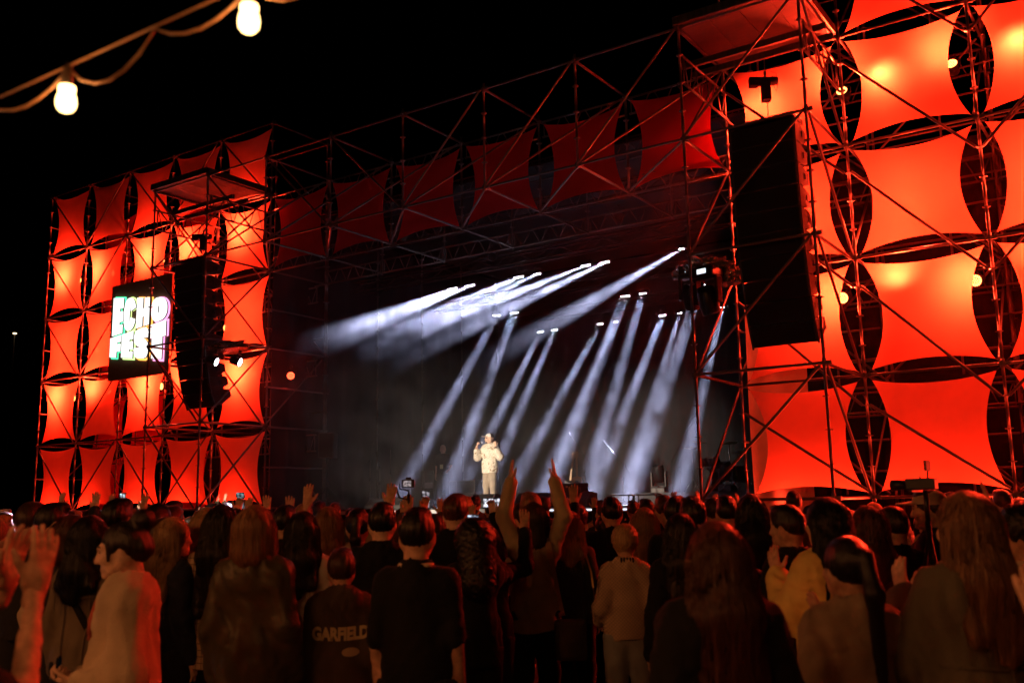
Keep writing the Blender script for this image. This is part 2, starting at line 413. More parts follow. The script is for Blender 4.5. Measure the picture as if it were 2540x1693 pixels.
# ================================================================== FABRIC PANELS
def fabric(name, color, trans, transp=0.02):
    m = bpy.data.materials.new(name); m.use_nodes = True; nt = m.node_tree; nt.nodes.clear(); L = nt.links
    o = nt.nodes.new('ShaderNodeOutputMaterial')
    tc = nt.nodes.new('ShaderNodeTexCoord'); n = nt.nodes.new('ShaderNodeTexNoise'); n.inputs['Scale'].default_value = 2.2; n.inputs['Detail'].default_value = 6
    L.new(tc.outputs['Object'], n.inputs['Vector'])
    mr = nt.nodes.new('ShaderNodeMapRange'); mr.inputs[3].default_value = 0.88; mr.inputs[4].default_value = 1.1; L.new(n.outputs['Fac'], mr.inputs[0])
    mx = nt.nodes.new('ShaderNodeMix'); mx.data_type = 'RGBA'; mx.blend_type = 'MULTIPLY'; mx.inputs[0].default_value = 1; mx.inputs[6].default_value = (*color, 1)
    L.new(mr.outputs[0], mx.inputs[7])
    d = nt.nodes.new('ShaderNodeBsdfDiffuse'); L.new(mx.outputs[2], d.inputs[0])
    t = nt.nodes.new('ShaderNodeBsdfTranslucent'); L.new(mx.outputs[2], t.inputs[0])
    tp = nt.nodes.new('ShaderNodeBsdfTransparent')
    wv = nt.nodes.new('ShaderNodeTexNoise'); wv.inputs['Scale'].default_value = 260; L.new(tc.outputs['Object'], wv.inputs['Vector'])
    bp = nt.nodes.new('ShaderNodeBump'); bp.inputs['Strength'].default_value = 0.25; bp.inputs['Distance'].default_value = 0.003; L.new(wv.outputs['Fac'], bp.inputs['Height'])
    L.new(bp.outputs[0], d.inputs['Normal'])
    m1 = nt.nodes.new('ShaderNodeMixShader'); m1.inputs[0].default_value = trans; L.new(d.outputs[0], m1.inputs[1]); L.new(t.outputs[0], m1.inputs[2])
    m2 = nt.nodes.new('ShaderNodeMixShader'); m2.inputs[0].default_value = transp; L.new(m1.outputs[0], m2.inputs[1]); L.new(tp.outputs[0], m2.inputs[2])
    L.new(m2.outputs[0], o.inputs[0]); return m
M_FAB_BACKLIT = fabric('red_stretch_fabric_backlit', (0.80, 0.30, 0.20), 0.5, 0.03)  # lit copy of the red cloth, orange lamp glow tuned into its colour
M_FAB_UNLIT = fabric('red_stretch_fabric_unlit', (0.85, 0.035, 0.042), 0.2, 0.004)  # unlit copy of the same cloth, deeper red
M_STRAP = mat('black_strap', (0.03,0.025,0.025), 0.8)
def panel_mesh(name, w_, h_, sag, seed, m_, n=18, vsag=.165):
    rnd = random.Random(seed); b = bmesh.new(); G = []
    s = [sag*rnd.uniform(0.88,1.1) for _ in range(2)]+[vsag*rnd.uniform(0.85,1.12) for _ in range(2)]; bl = rnd.uniform(-0.03,0.03)
    ph = [rnd.uniform(0,6.28) for _ in range(3)]
    cr = [rnd.uniform(0.0, 0.04) for _ in range(4)]
    for j in range(n+1):
        v = j/n; row = []
        for i in range(n+1):
            u = i/n
            x0 = s[0]*4*v*(1-v)*(1-u) ; x1 = -s[1]*4*v*(1-v)*u
            z0_ = s[2]*4*u*(1-u)*(1-v); z1_ = -s[3]*4*u*(1-u)*v
            x = (u-0.5)*w_ + x0 + x1; z = (v-0.5)*h_ + z0_ + z1_
            # saddle of a stretched sheet and tension creases from the corners
            y = bl*16*u*(1-u)*v*(1-v) + 0.02*(2*u-1)*(2*v-1)
            for k,(cu,cv) in enumerate(((0,0),(1,0),(0,1),(1,1))):
                du, dv = abs(u-cu), abs(v-cv); rr = math.hypot(du,dv)
                if rr > 1e-4: y += 0.014*math.sin(9*math.atan2(dv,du)+ph[k%3])*math.exp(-rr*4.0)*min(1,rr*6)
            row.append(b.verts.new((x,y,z)))
        G.append(row)
    for j in range(n):
        for i in range(n):
            f = b.faces.new((G[j][i],G[j][i+1],G[j+1][i+1],G[j+1][i])); f.smooth = True
    return new_me(name, b, m_)
PAN_L = [panel_mesh('fabric_panel', BW-0.20, LIFT-0.18, 0.24, s, M_FAB_BACKLIT, 18, .125) for s in range(9)]
PAN_B = [panel_mesh('fabric_panel', BW-0.20, LIFT-0.18, 0.21, 20+s, M_FAB_UNLIT, 18, .13) for s in range(6)]
b = bmesh.new(); bm_tube(b, (0,0,0), (0.085,0,0.085), 0.006, None, 5); STRAP = new_me('corner_strap', b, M_STRAP)
def panel(me, x, y, z, label, group, w_=BW, h_=LIFT):
    o = obj('fabric_panel', me, None, None, (x, y, z)); tag(o, label, 'fabric panel', group)
    for sx in (-1, 1):
        for sz in (-1, 1):
            obj('corner_strap', STRAP, None, o, (sx*(w_/2-0.11), 0.0, sz*(h_/2-0.10)), None, (sx*1.1, 1, sz*1.0))
    return o
ORD = ['first','second','third','fourth','fifth']
ROWN = ['top','second','middle','fourth','bottom']
for c in range(5):
    for r_ in range(5):
        if (c, r_) in ((2,2),): pass
        panel(PAN_L[(c*3+r_*5)%9], (gx(c)+gx(c+1))/2, 0.06, (gz(r_)+gz(r_+1))/2,
              f'glowing red panel of the left wall, {ROWN[r_]} row, {ORD[c]} from its outer edge', 'glowing panels of the left wall')
for c in (11, 12, 13, 14, 15):
    for r_ in range(5):
        nm = {11:'behind the hanging speaker stack', 12:'just right of the speaker tower', 13:'at the right edge of the picture', 14:'beyond the right edge', 15:'at its outer end'}[c]
        panel(PAN_L[(c*2+r_*4)%9], (gx(c)+gx(c+1))/2, 0.06, (gz(r_)+gz(r_+1))/2,
              f'large glowing red panel, {ROWN[r_]} row, right wall, {nm}', 'glowing panels of the right wall')
for i, c in enumerate(range(5, 11)):
    panel(PAN_B[i], (gx(c)+gx(c+1))/2, 0.06, (ZM+ZT)/2,
          f'unlit dark red fabric panel over the stage, {["first","second","third","fourth","fifth","sixth"][i]} from the left', 'dark panels of the bridge')
# inner sheets seen through the gaps of the walls
for c, r_ in ((0,0),(0,1),(0,2),(0,3),(0,4),(1,1),(1,2),(1,3),(2,0),(2,4)):
    panel(PAN_B[(c+r_)%3], (gx(c)+gx(c+1))/2-0.55, BD+0.08, (gz(r_)+gz(r_+1))/2-0.2,
          f'red sheet on the back of the left wall behind its {ROWN[r_]} row, {ORD[c]} column', 'sheets on the back of the left wall')
drape('wall_curtain', 'dark curtain closing the back of the right scaffold wall', (22.4,BD+0.25,0), (33.0,BD+0.25,0), 0.3, 8.2, 0.05, 0.8, 9).data.materials[0] = mat('deep_black_drape', (.007,.006,.006), .9, spec=.2, var=.4, vscale=2)
drape('tarpaulin', 'pale tarpaulin hanging at the corner of the right tower by the drum kit', (22.78,0.25,0), (23.65,0.9,0), 0.9, 5.2, 0.03, 0.5, 10).data.materials[0] = mat('pale_tarp', (0.5,0.48,0.42), 0.6, var=0.15, vscale=2)
# ================================================================== LAMPS IN THE WALLS
M_LAMP = emitter('par_leds', (1.0, 0.28, 0.06), 9.0, True)
M_LAMPR = emitter('red_leds', (1.0, 0.06, 0.02), 9.0, True)
M_LAMPW = emitter('white_leds', (0.85, 0.9, 1.0), 16.0, True)
M_GLASSDARK = mat('lens_glass', (0.03,0.03,0.035), 0.12, 0.0, coat=0.5)
b = bmesh.new()                                            # lamp body: can, rim, cooling rings (axis -Y is the beam)
bm_lathe(b, [(0.03,0.20),(0.075,0.19),(0.085,0.10),(0.10,0.04),(0.105,-0.04),(0.112,-0.045),(0.112,-0.06),(0.098,-0.06),(0.098,-0.03),(0.02,-0.03)], 18, axis='y')
for k in range(4): bm_lathe(b, [(0.088,0.075+k*0.028),(0.102,0.078+k*0.028),(0.102,0.086+k*0.028),(0.088,0.089+k*0.028)], 18, axis='y')
PAR_BODY = new_me('lamp_body', b, M_BLACKMETAL)
b = bmesh.new()
pts = [(-0.125,0.05,0.0),(-0.125,0.05,0.13),(-0.11,0.05,0.16),(0.11,0.05,0.16),(0.125,0.05,0.13),(0.125,0.05,0.0)]
bm_path(b, pts, 0.012, 6); bm_tube(b, (0,0.05,0.16), (0,0.05,0.235), 0.012); bm_box(b, (-0.03,0.02,0.21), (0.03,0.08,0.265), 0.006)
PAR_YOKE = new_me('yoke', b, M_BLACKMETAL)
def led_face(name, m_, rad=0.094, rings=((0,1),(0.032,6),(0.062,12),(0.084,18))):
    b = bmesh.new()
    for rr, n in rings:
        for i in range(n):
            a = 2*math.pi*i/n
            bm_lathe(b, [(0.0125*rad/0.094,-0.034),(0.0125*rad/0.094,-0.044),(0.007,-0.048)], 8, (rr*math.cos(a)*rad/0.094, 0, rr*math.sin(a)*rad/0.094), axis='y')
    return new_me(name, b, m_)
LED_W, LED_R, LED_C = led_face('led_cluster', M_LAMP), led_face('led_cluster', M_LAMPR), led_face('led_cluster', M_LAMPW)
def par(loc, aim, label, group, energy, color, leds=LED_W, angle=165, cat='stage lamp'):
    t = thing('par_lamp', label, cat, loc, 0, group)
    q = Vector(aim).to_track_quat('-Y', 'Z'); t.rotation_mode = 'QUATERNION'; t.rotation_quaternion = q
    obj('lamp_body', PAR_BODY, None, t); obj('yoke', PAR_YOKE, None, t); obj('led_cluster', leds, None, t)
    if energy: light('lamp_light', 'SPOT', (0,-0.075,0), energy, color, t, (0,-1,0), 0.06, R(angle), 1.0)
    return t
PARC = (1.0, 0.033, 0.011)
LX_U = [0.75, 2.54, 4.99, 6.9, 9.08]; LX_L = [0.8, 2.66, 5.18, 6.95, 9.12]
n_ = 0
for lst, z, nm in ((LX_U, 8.93, 'upper'), (LX_L, 5.2, 'lower'), (LX_L, 1.35, 'hidden floor')):
    for i, x in enumerate(lst):
        par((x, 0.68, z), (random.uniform(-0.1,0.1), -1, (-.1 if i%2 else .15) if nm == 'upper' else (.55 if i%2 else -.05) if nm == 'lower' else .5), f'lit lamp inside the left wall, {nm} row, {ORD[i]} from the outer edge', 'lamps of the left wall', 1850*(1 if nm != 'hidden floor' else .2), PARC)
RX_U = [23.45, 24.72, 25.51, 26.56, 27.64, 28.9, 30.2, 31.8]; RX_L = [23.4, 24.46, 25.51, 26.6, 27.7, 28.9, 30.2, 31.8]
SIX = ['first','second','third','fourth','fifth','sixth','seventh','eighth']
for lst, z, nm in ((RX_U, 8.95, 'upper'), (RX_L, 5.18, 'lower'), (RX_L, 1.35, 'hidden floor')):
    for i, x in enumerate(lst):
        hot = i in (2, 4) and nm != 'hidden floor'                  # two lamps per row stand close behind the cloth
        par((x, 0.40 if hot else 0.66, z), (random.uniform(-0.1,0.1), -1, (.35 if i%2 else -.6) if nm == 'upper' else (-.25 if i%2 else .95) if nm == 'lower' else .5), f'red lit lamp inside the right wall, {nm} row, {SIX[i]} from the speaker tower', 'lamps of the right wall', (900 if hot else 1300 if i < 5 else 4200)*(1 if nm != 'hidden floor' else .2), PARC)  # outer lamps past the frame are boosted to redden the crowd
for i, x in enumerate((1.0, 3.1, 5.2, 7.2, 9.3)):  # lamps added out of sight to brighten the middle panels
    par((x, 1.25, 6.75), (0, -1, -.12), f'added unseen lamp behind the middle row of the left wall, {ORD[i]} from the outer edge', 'lamps of the left wall', 1000, PARC)
for i, x in enumerate((23.8, 25.75, 27.9, 30.0)):  # added likewise behind the right wall, for an orange centre in its middle row
    par((x, 1.25, 6.6), (0, -1, -.12), f'added unseen lamp behind the middle row of the right wall, {ORD[i]} from the tower', 'lamps of the right wall', 1150, PARC)
par((10.12, 1.0, 5.1), (0.55,-0.75,-0.1), 'single red lamp on the black curtain at the left of the stage', None, 45, (1,0.03,0.02), LED_R, 130)
for i, (x, y, z) in enumerate(((10.62,-1.85,5.12),(11.45,-1.85,5.03))):
    par((x,y,z), (0.82,0.35,-0.35), f'white lit lamp under the clear plastic cover on the left tower, {("nearer the speakers","nearer the stage")[i]}', 'covered lamps of the left tower', 12, (0.9,0.94,1), LED_C, 40)
for x, y, z, nm in ((15.55,2.55,7.75,'left'),(19.3,2.2,8.0,'right')):
    o = par((x,y,z), (0.3,-1,-0.5), f'unlit round lamp on the roof truss, {nm} one', 'unlit lamps on the roof truss', 0, None, led_face('led_off', M_GLASSDARK))
par((22.95, 0.55, 1.95), (0.35,0.2,1), 'green lamp low behind the corner of the right tower', None, 14, (0.1,1,0.35), led_face('green_leds', emitter('green_leds',(0.1,1,0.35),6,True)), 120)

# ================================================================== ROOF TRUSSES AND BEAM LIGHTS
M_TRUSS = mat('black_truss', (0.03,0.028,0.026), .5, .4, var=.2)
def box_truss(label, p, q, s=0.29):
    p = Vector(p); q = Vector(q); L = (q-p).length
    t = thing('roof_truss', label, 'truss', p, math.atan2(q.y-p.y, q.x-p.x), 'roof trusses over the stage')
    for dy in (-s/2, s/2):
        for dz in (0, s):
            b = bmesh.new(); bm_tube(b, (0,dy,dz), (L,dy,dz), 0.022, None, 6); obj('chord', new_me('chord', b, M_TRUSS), None, t)
    n = int(L/0.6)
    for nm, f in (('front_lacing', lambda u: (-s/2, u*s)), ('rear_lacing', lambda u: (s/2, u*s)), ('lower_lacing', lambda u: ((u-0.5)*s, 0.0))):
        b = bmesh.new()
        for i in range(n):
            a0, a1 = f(0 if i%2==0 else 1), f(1 if i%2==0 else 0)
            bm_tube(b, (L*i/n, *a0), (L*(i+1)/n, *a1), 0.010, None, 5, False)
        obj(nm, new_me(nm, b, M_TRUSS), None, t)
    return t
box_truss('front roof truss carrying the row of white beam lights', (10.4,3.15,7.62), (22.5,3.15,7.62))
box_truss('upper roof truss just behind the bridge', (10.4,2.2,8.45), (22.5,2.2,8.45))
box_truss('middle roof truss carrying four beam lights', (10.4,6.75,7.65), (22.5,6.75,7.65))
box_truss('rear roof truss carrying the back row of beam lights', (10.4,10.0,7.65), (22.5,10.0,7.65))
M_BEAMLENS = emitter('beam_lens', (0.88, 0.9, 1.0), 26.0, True)
b = bmesh.new(); bm_box(b, (-0.27,-0.03,-0.06), (0.27,0.11,0.06), 0.012)
for k in range(4): bm_box(b, (-0.262+k*0.133,-0.055,-0.055), (-0.137+k*0.133,-0.03,0.055), 0.008)
BEAM_BODY = new_me('lamp_body', b, M_BLACKMETAL)
b = bmesh.new(); bm_path(b, [(-0.29,0.03,0),(-0.29,0.03,0.16),(-0.27,0.03,0.19),(0.27,0.03,0.19),(0.29,0.03,0.16),(0.29,0.03,0)], 0.011, 6); bm_tube(b,(0,0.03,0.19),(0,0.03,0.33),0.012)
BEAM_YOKE = new_me('yoke', b, M_BLACKMETAL)
b = bmesh.new(); bm_lathe(b, [(0.036,-0.058),(0.034,-0.064),(0.018,-0.070),(0.004,-0.072)], 12, axis='y'); BEAM_LENS = new_me('lens', b, M_BEAMLENS)
BEAM_LENS_OFF = BEAM_LENS.copy(); BEAM_LENS_OFF.materials[0] = M_GLASSDARK
def beam(loc, aim, n, label, group, energy, angle, start=0):
    t = thing('beam_light', label, 'beam light', loc, 0, group)
    d = (Vector(aim) - Vector(loc)).normalized()
    # bar stays level along the truss; the head tilts to the aim
    x = Vector((1,0,0)) - d * d.x; x.normalize(); y = -d; z = x.cross(y)
    t.rotation_mode = 'QUATERNION'; t.rotation_quaternion = Matrix((x, y, z)).transposed().to_quaternion()
    t.scale = (.58,.58,.58)
    obj('lamp_body', BEAM_BODY, None, t); obj('yoke', BEAM_YOKE, None, t)
    for k in range(4):
        on = start <= k < start + n
        l_ = obj('lens', BEAM_LENS if on else BEAM_LENS_OFF, None, t, (-0.2+k*0.133, 0, 0))
        if on: light('beam_lamp', 'SPOT', (-0.2+k*0.133,-0.09,0), energy, (0.66,0.68,1.0), t, (0,-1,0), 0.016, angle, 0.9)
    return t
E_F, E_R = 115000, 68000
def pix(u, v, Y):                                           # a point of the place at depth Y, read off the photograph's 2352-wide copy
    d = CAM_F + CAM_R*((u*1.07993-1270)/2385.15) + CAM_U*((846.5-v*1.07993)/2385.15)
    return CAM + d*((Y-CAM.y)/d.y)
FRONT = [((1040,662),4,(745,772)),((1080,656),4,(790,775)),((1192,638),4,(880,772)),((1232,630),3,(905,790)),((1347,607),4,(900,785)),((1390,600),3,(960,805)),((1567,570),2,(1170,800))]
for i, (p, n, q) in enumerate(FRONT):
    a = pix(*p, 3.0); a.z = 7.24
    beam(a, pix(*q, -2.6), n, f'white beam light on the front truss, {["first","second","third","fourth","fifth","sixth","seventh"][i]} from the left', 'front row of beam lights', E_F, R(4.8), 0 if n == 4 else 1)
MID = [((1142,722),4,(985,1010)),((1182,717),4,(1075,1000)),((1437,681),4,(1310,1000)),((1480,675),3,(1385,1000)),((1610,665),4,(1480,1040))]
for i, (p, n, q) in enumerate(MID):
    a = pix(*p, 6.65); a.z = 7.25
    beam(a, pix(*q, 4.2), n, f'white beam light on the middle truss, {SIX[i]} from the left', 'middle row of beam lights', E_R, R(4.5))
REAR = [((1240,763),3,(1110,1020)),((1272,757),3,(1150,1040)),((1377,744),3,(1220,1030)),((1415,740),2,(1290,1020)),((1520,725),3,(1410,1000)),((1562,718),2,(1480,980)),((1660,705),2,(1590,1000))]
for i, (p, n, q) in enumerate(REAR):
    a = pix(*p, 9.9); a.z = 7.25
    beam(a, pix(*q, 6.2), n, f'white beam light on the rear truss, {["first","second","third","fourth","fifth","sixth","seventh"][i]} from the left', 'rear row of beam lights', E_R, R(4.3), 1)

# follow spot from the front of house, behind the photographer
fs = thing('follow_spot', 'follow spot on a tall stand far behind the crowd', 'stage lamp', (13.1, -31.0, 4.1))
b = bmesh.new(); bm_lathe(b, [(0.08,0.35),(0.16,0.33),(0.16,-0.3),(0.19,-0.34),(0.19,-0.42),(0.15,-0.42),(0.15,-0.30),(0.02,-0.30)], 20, axis='y'); 
for v in b.verts: v.co = Vector((v.co.x, -v.co.y, v.co.z))
obj('lamp_body', new_me('lamp_body', b, M_BLACKMETAL), None, fs)
b = bmesh.new(); bm_tube(b, (0,0,-4.1), (0,0,-0.16), 0.05); 
for a in range(3): bm_tube(b, (0,0,-3.4), (0.9*math.cos(a*2.1),0.9*math.sin(a*2.1),-4.1), 0.03)
obj('stand', new_me('stand', b, M_BLACKMETAL), None, fs)
light('follow_spot_light', 'SPOT', (0,0.5,0), 105000, (1.0,0.80,0.60), fs, Vector((15.6,8.0,2.75))-Vector((13.1,-31,4.1)), 0.07, R(9.5), 1.0)

# ================================================================== SMOKE ON THE STAGE
def smoke(name, lo, hi, label, dens, scale, seed, lo_cut, hi_cut, color=(0.9,0.92,1.0)):
    m_ = bpy.data.materials.new(name); m_.use_nodes = True; nt = m_.node_tree; nt.nodes.clear(); L = nt.links
    o_ = nt.nodes.new('ShaderNodeOutputMaterial'); v = nt.nodes.new('ShaderNodeVolumePrincipled')
    v.inputs['Color'].default_value = (*color, 1); v.inputs['Anisotropy'].default_value = 0.25
    tc = nt.nodes.new('ShaderNodeTexCoord'); n = nt.nodes.new('ShaderNodeTexNoise'); n.inputs['Scale'].default_value = scale
    n.inputs['Detail'].default_value = 5; n.inputs['Distortion'].default_value = 0.9
    mp = nt.nodes.new('ShaderNodeMapping'); mp.inputs['Location'].default_value = (seed, seed*1.7, 0); L.new(tc.outputs['Object'], mp.inputs[0]); L.new(mp.outputs[0], n.inputs['Vector'])
    mr = nt.nodes.new('ShaderNodeMapRange'); mr.inputs[1].default_value = lo_cut; mr.inputs[2].default_value = hi_cut
    mr.inputs[3].default_value = dens*0.10; mr.inputs[4].default_value = dens*2.1
    sx = nt.nodes.new('ShaderNodeSeparateXYZ'); L.new(tc.outputs['Object'], sx.inputs[0])
    fy = nt.nodes.new('ShaderNodeMapRange'); fy.interpolation_type = 'SMOOTHSTEP'; fy.inputs[1].default_value = -3.4; fy.inputs[2].default_value = 0.6; L.new(sx.outputs['Y'], fy.inputs[0])
    mu = nt.nodes.new('ShaderNodeMath'); mu.operation = 'MULTIPLY'; L.new(mr.outputs[0], mu.inputs[0]); L.new(fy.outputs[0], mu.inputs[1])
    lz = nt.nodes.new('ShaderNodeMapRange'); lz.interpolation_type = 'SMOOTHSTEP'; lz.inputs[1].default_value = 4.6; lz.inputs[2].default_value = 1.8; L.new(sx.outputs['Z'], lz.inputs[0])
    lx = nt.nodes.new('ShaderNodeMapRange'); lx.interpolation_type = 'SMOOTHSTEP'; lx.inputs[1].default_value = 12.5; lx.inputs[2].default_value = 17.0; L.new(sx.outputs['X'], lx.inputs[0])
    m2 = nt.nodes.new('ShaderNodeMath'); m2.operation = 'MULTIPLY'; L.new(lz.outputs[0], m2.inputs[0]); L.new(lx.outputs[0], m2.inputs[1])
    m3 = nt.nodes.new('ShaderNodeMath'); m3.operation = 'MULTIPLY_ADD'; m3.inputs[1].default_value = 1.3; m3.inputs[2].default_value = 1.0; L.new(m2.outputs[0], m3.inputs[0])
    m4 = nt.nodes.new('ShaderNodeMath'); m4.operation = 'MULTIPLY'; L.new(mu.outputs[0], m4.inputs[0]); L.new(m3.outputs[0], m4.inputs[1])
    L.new(n.outputs['Fac'], mr.inputs[0]); L.new(m4.outputs[0], v.inputs['Density']); L.new(v.outputs[0], o_.inputs['Volume'])
    o = obj(name, box_mesh(name, lo, hi, m_)); return tag(o, label, None, kind='stuff')
SMK = smoke('stage_smoke', (9.9,-3.4,DECK+0.02), (22.2,10.3,7.9), 'thin drifting smoke filling the stage, lit by the beams', 0.011, 1.2, 3.0, 0.38, 0.63)
# ================================================================== ILLUMINATED SIGN
SX0, SZ0, SW = 3.80, 5.38, 2.80
sg = thing('illuminated_sign', 'square dark sign with glowing white letters ECHO FEST on the left wall', 'sign', (SX0, -0.16, SZ0))
obj('board', box_mesh('board', (0,-0.03,0), (SW,0.03,SW), mat('sign_board', (0.40,0.22,0.13), 0.6, var=0.1, vscale=5), 0.008), None, sg)
b = bmesh.new()
for zz in (0.35, 2.45): bm_box(b, (0.1,0.03,zz-0.03), (SW-0.1,0.10,zz+0.03))
obj('mounting_rails', new_me('mounting_rails', b, M_STEEL2), None, sg)
def ring(cx, cy, rx, ry, n, a0=0, a1=360, p=2.6):
    o = []
    for i in range(n):
        a = R(a0 + (a1-a0)*i/(n-1)); c, s = math.cos(a), math.sin(a)
        o.append((cx+rx*math.copysign(abs(c)**(2/p), c), cy+ry*math.copysign(abs(s)**(2/p), s)))
    return o
LET = {
 'E': [(0,0),(1,0),(1,.24),(.66,.24),(.66,.33),(1,.33),(1,.62),(.66,.62),(.66,.71),(1,.71),(1,1),(0,1)],
 'F': [(0,0),(.60,0),(.60,.28),(.98,.28),(.98,.62),(.64,.62),(.64,.71),(1,.71),(1,1),(0,1)],
 'H': [(0,0),(.42,0),(.42,.34),(.58,.34),(.58,0),(1,0),(1,1),(.58,1),(.58,.62),(.42,.62),(.42,1),(0,1)],
 'T': [(.18,0),(.80,0),(.80,.60),(1,.60),(1,1),(0,1),(0,.60),(.18,.60)],
 'C': ring(.5,.5,.5,.5,30,18,342,2.4)+[(.58,.40),(.55,.27),(.50,.25),(.46,.28),(.46,.72),(.50,.75),(.55,.73),(.58,.60)],
 'S': [(.02,.30),(.03,.15),(.14,.04),(.30,0),(.70,0),(.88,.05),(.98,.18),(1,.36),(.93,.50),(.78,.60),(.56,.67),(.54,.72),(.60,.74),(.60,.66),(.98,.66),(.98,.78),(.92,.92),(.78,.99),(.60,1),(.34,1),(.14,.96),(.03,.84),(0,.68),(.06,.54),(.20,.44),(.42,.37),(.46,.31),(.42,.27),(.38,.30),(.38,.36),(.02,.36)],
}
def logo_pt(u, v, row):                                   # u across the board, v up within the row of letters
    t, o_ = ((.128+.122*u, .543-.088*u) if row == 0 else (.562-.090*u, .750+.116*u))
    return (u*SW, (1-(o_+(t-o_)*v))*SW)
M_SIGNW = emitter('sign_white', (1,1,.97), 1.5)
def sign_col(u):
    st_ = [(0,(.02,.75,.35)),(.25,(.10,.8,.35)),(.42,(.75,.7,.15)),(.6,(1,.35,.06)),(.78,(.85,.25,.45)),(1,(.65,.35,1))]
    for (a,ca),(c,cc) in zip(st_, st_[1:]):
        if u <= c: t = (u-a)/(c-a); return tuple(x+(y-x)*t for x,y in zip(ca,cc))
    return st_[-1][1]
for row, items in enumerate(((('E',.025,.20),('C',.215,.415),('H',.43,.655),('O',.67,.925)), (('F',.0,.185),('E',.20,.39),('S',.405,.645),('T',.655,.915)))):
    for ch, ua, ub in items:
        ua += .045; ub += .038
        def M(p, ox=0, oz=0): q = logo_pt(ua+(ub-ua)*p[0], p[1], row); return (q[0]+ox, q[1]+oz)
        col = sign_col((ua+ub)/2); me_ = emitter('sign_edge_%d%s' % (row, ch), col, 2.5)
        def slab(ox, oz, th, y0, m_, grow=0.0):
            b = bmesh.new()
            if ch == 'O':
                out = [M(p,ox,oz) for p in ring(.5,.5,.5+grow,.5+grow,33,0,360,2.4)[:-1]]; inn = [M(p,ox,oz) for p in ring(.46,.5,.055,.17,33,0,360,3)[:-1]]; n = len(out)
                L_ = {}
                for k, y in (('a',y0),('c',y0+th)):
                    L_[k] = ([b.verts.new((p[0],y,p[1])) for p in out], [b.verts.new((p[0],y,p[1])) for p in inn])
                for i in range(n):
                    j = (i+1)%n
                    b.faces.new((L_['a'][0][i],L_['a'][0][j],L_['a'][1][j],L_['a'][1][i])); b.faces.new((L_['c'][0][j],L_['c'][0][i],L_['c'][1][i],L_['c'][1][j]))
                    b.faces.new((L_['a'][0][i],L_['c'][0][i],L_['c'][0][j],L_['a'][0][j])); b.faces.new((L_['a'][1][j],L_['c'][1][j],L_['c'][1][i],L_['a'][1][i]))
            else: bm_poly(b, [M(((p[0]-.5)*(1+2*grow)+.5,(p[1]-.5)*(1+2*grow)+.5),ox,oz) for p in LET[ch]], th, 'xz', y0)
            return new_me('letter', b, m_)
        lt = obj('letter', slab(0,0,0.02,-0.090,M_SIGNW), None, sg)
        obj('letter_side', slab(0.026,-0.012,0.02,-0.068,mat('sign_side',(.05,.03,.02),.5)), None, lt)
        obj('edge_light', slab(0.045,-0.02,0.012,-0.046,me_,.05), None, lt)

# ================================================================== LINE ARRAYS AND HOISTS
M_CAB = mat('speaker_paint', (.05,.048,.046), .62, var=.25, vscale=14, bump=.25, bscale=150)
M_GRILLE = mat('speaker_grille', (.012,.012,.013), .7, metal=.2, bump=.6, bscale=420)
CW, CHH, CDP = 1.08, .36, .58
b = bmesh.new()
pr = [(-CDP/2,-CHH/2+.004),(-CDP/2,CHH/2-.004),(.02,CHH/2-.012),(CDP/2,CHH/2-.085),(CDP/2,-CHH/2+.085),(.02,-CHH/2+.012)]
lo = [b.verts.new((-CW/2,y,z)) for y,z in pr]; hi = [b.verts.new((CW/2,y,z)) for y,z in pr]
b.faces.new(lo); b.faces.new(hi[::-1])
for i in range(6): b.faces.new((lo[i],hi[i],hi[(i+1)%6],lo[(i+1)%6]))
bmesh.ops.bevel(b, geom=list(b.edges), offset=.008, segments=1, affect='EDGES'); CAB = new_me('cabinet', b, M_CAB)
GRL = box_mesh('grille', (-CW/2+.03,-CDP/2-.012,-CHH/2+.014), (CW/2-.03,-CDP/2-.001,CHH/2-.014), M_GRILLE, .004)
b = bmesh.new(); bm_box(b, (CW/2-.02,.0,-.06), (CW/2+.004,.13,.06), .01); bm_box(b, (CW/2+.001,.055,-.05), (CW/2+.018,.08,.05), .005); HND = new_me('handle', b, M_BLACKMETAL)
b = bmesh.new(); bm_box(b, (CW/2-.01,-CDP/2+.01,-CHH/2-.03), (CW/2+.012,-CDP/2+.05,CHH/2+.03), .003); RIG = new_me('rigging_plate', b, M_BLACKMETAL)
def line_array(label, x, yf, ztop, n=10, rz=0.0):
    t = thing('line_array', label, 'loudspeaker', (x, yf, ztop), rz, 'hanging speaker stacks')
    b = bmesh.new(); bm_box(b, (-CW/2,-.02,.02), (CW/2,.5,.10), .01); bm_tube(b, (0,.25,.10), (0,.25,.2), .02)
    obj('bumper_frame', new_me('bumper_frame', b, M_BLACKMETAL), None, t)
    y, z, a = 0.0, 0.0, R(0)
    for i in range(n):
        a = R([0,1,2,3,4.5,6.5,9,12.5,17,22][i])
        # hinge at the front top edge: the box leans back at the bottom
        dy, dz = math.sin(a), -math.cos(a)
        cx = y + dy*CHH/2 + math.cos(a)*CDP/2; cz = z + dz*CHH/2 + math.sin(a)*CDP/2
        c = obj('cabinet', CAB, None, t, (0, cx, cz), (a, 0, 0))
        obj('grille', GRL, None, c); obj('handle', HND, None, c); obj('handle', HND, None, c, None, (0,0,0), (-1,1,1)); obj('rigging_plate', RIG, None, c); obj('rigging_plate', RIG, None, c, None, (0,0,0), (-1,1,1))
        y += dy*(CHH+.006); z += dz*(CHH+.006)
    return t
arr_r = line_array('black curved speaker stack hanging in the right tower', 23.98, -1.72, 7.74)
arr_l = line_array('black curved speaker stack hanging in the left tower', 9.36, -1.72, 7.74)
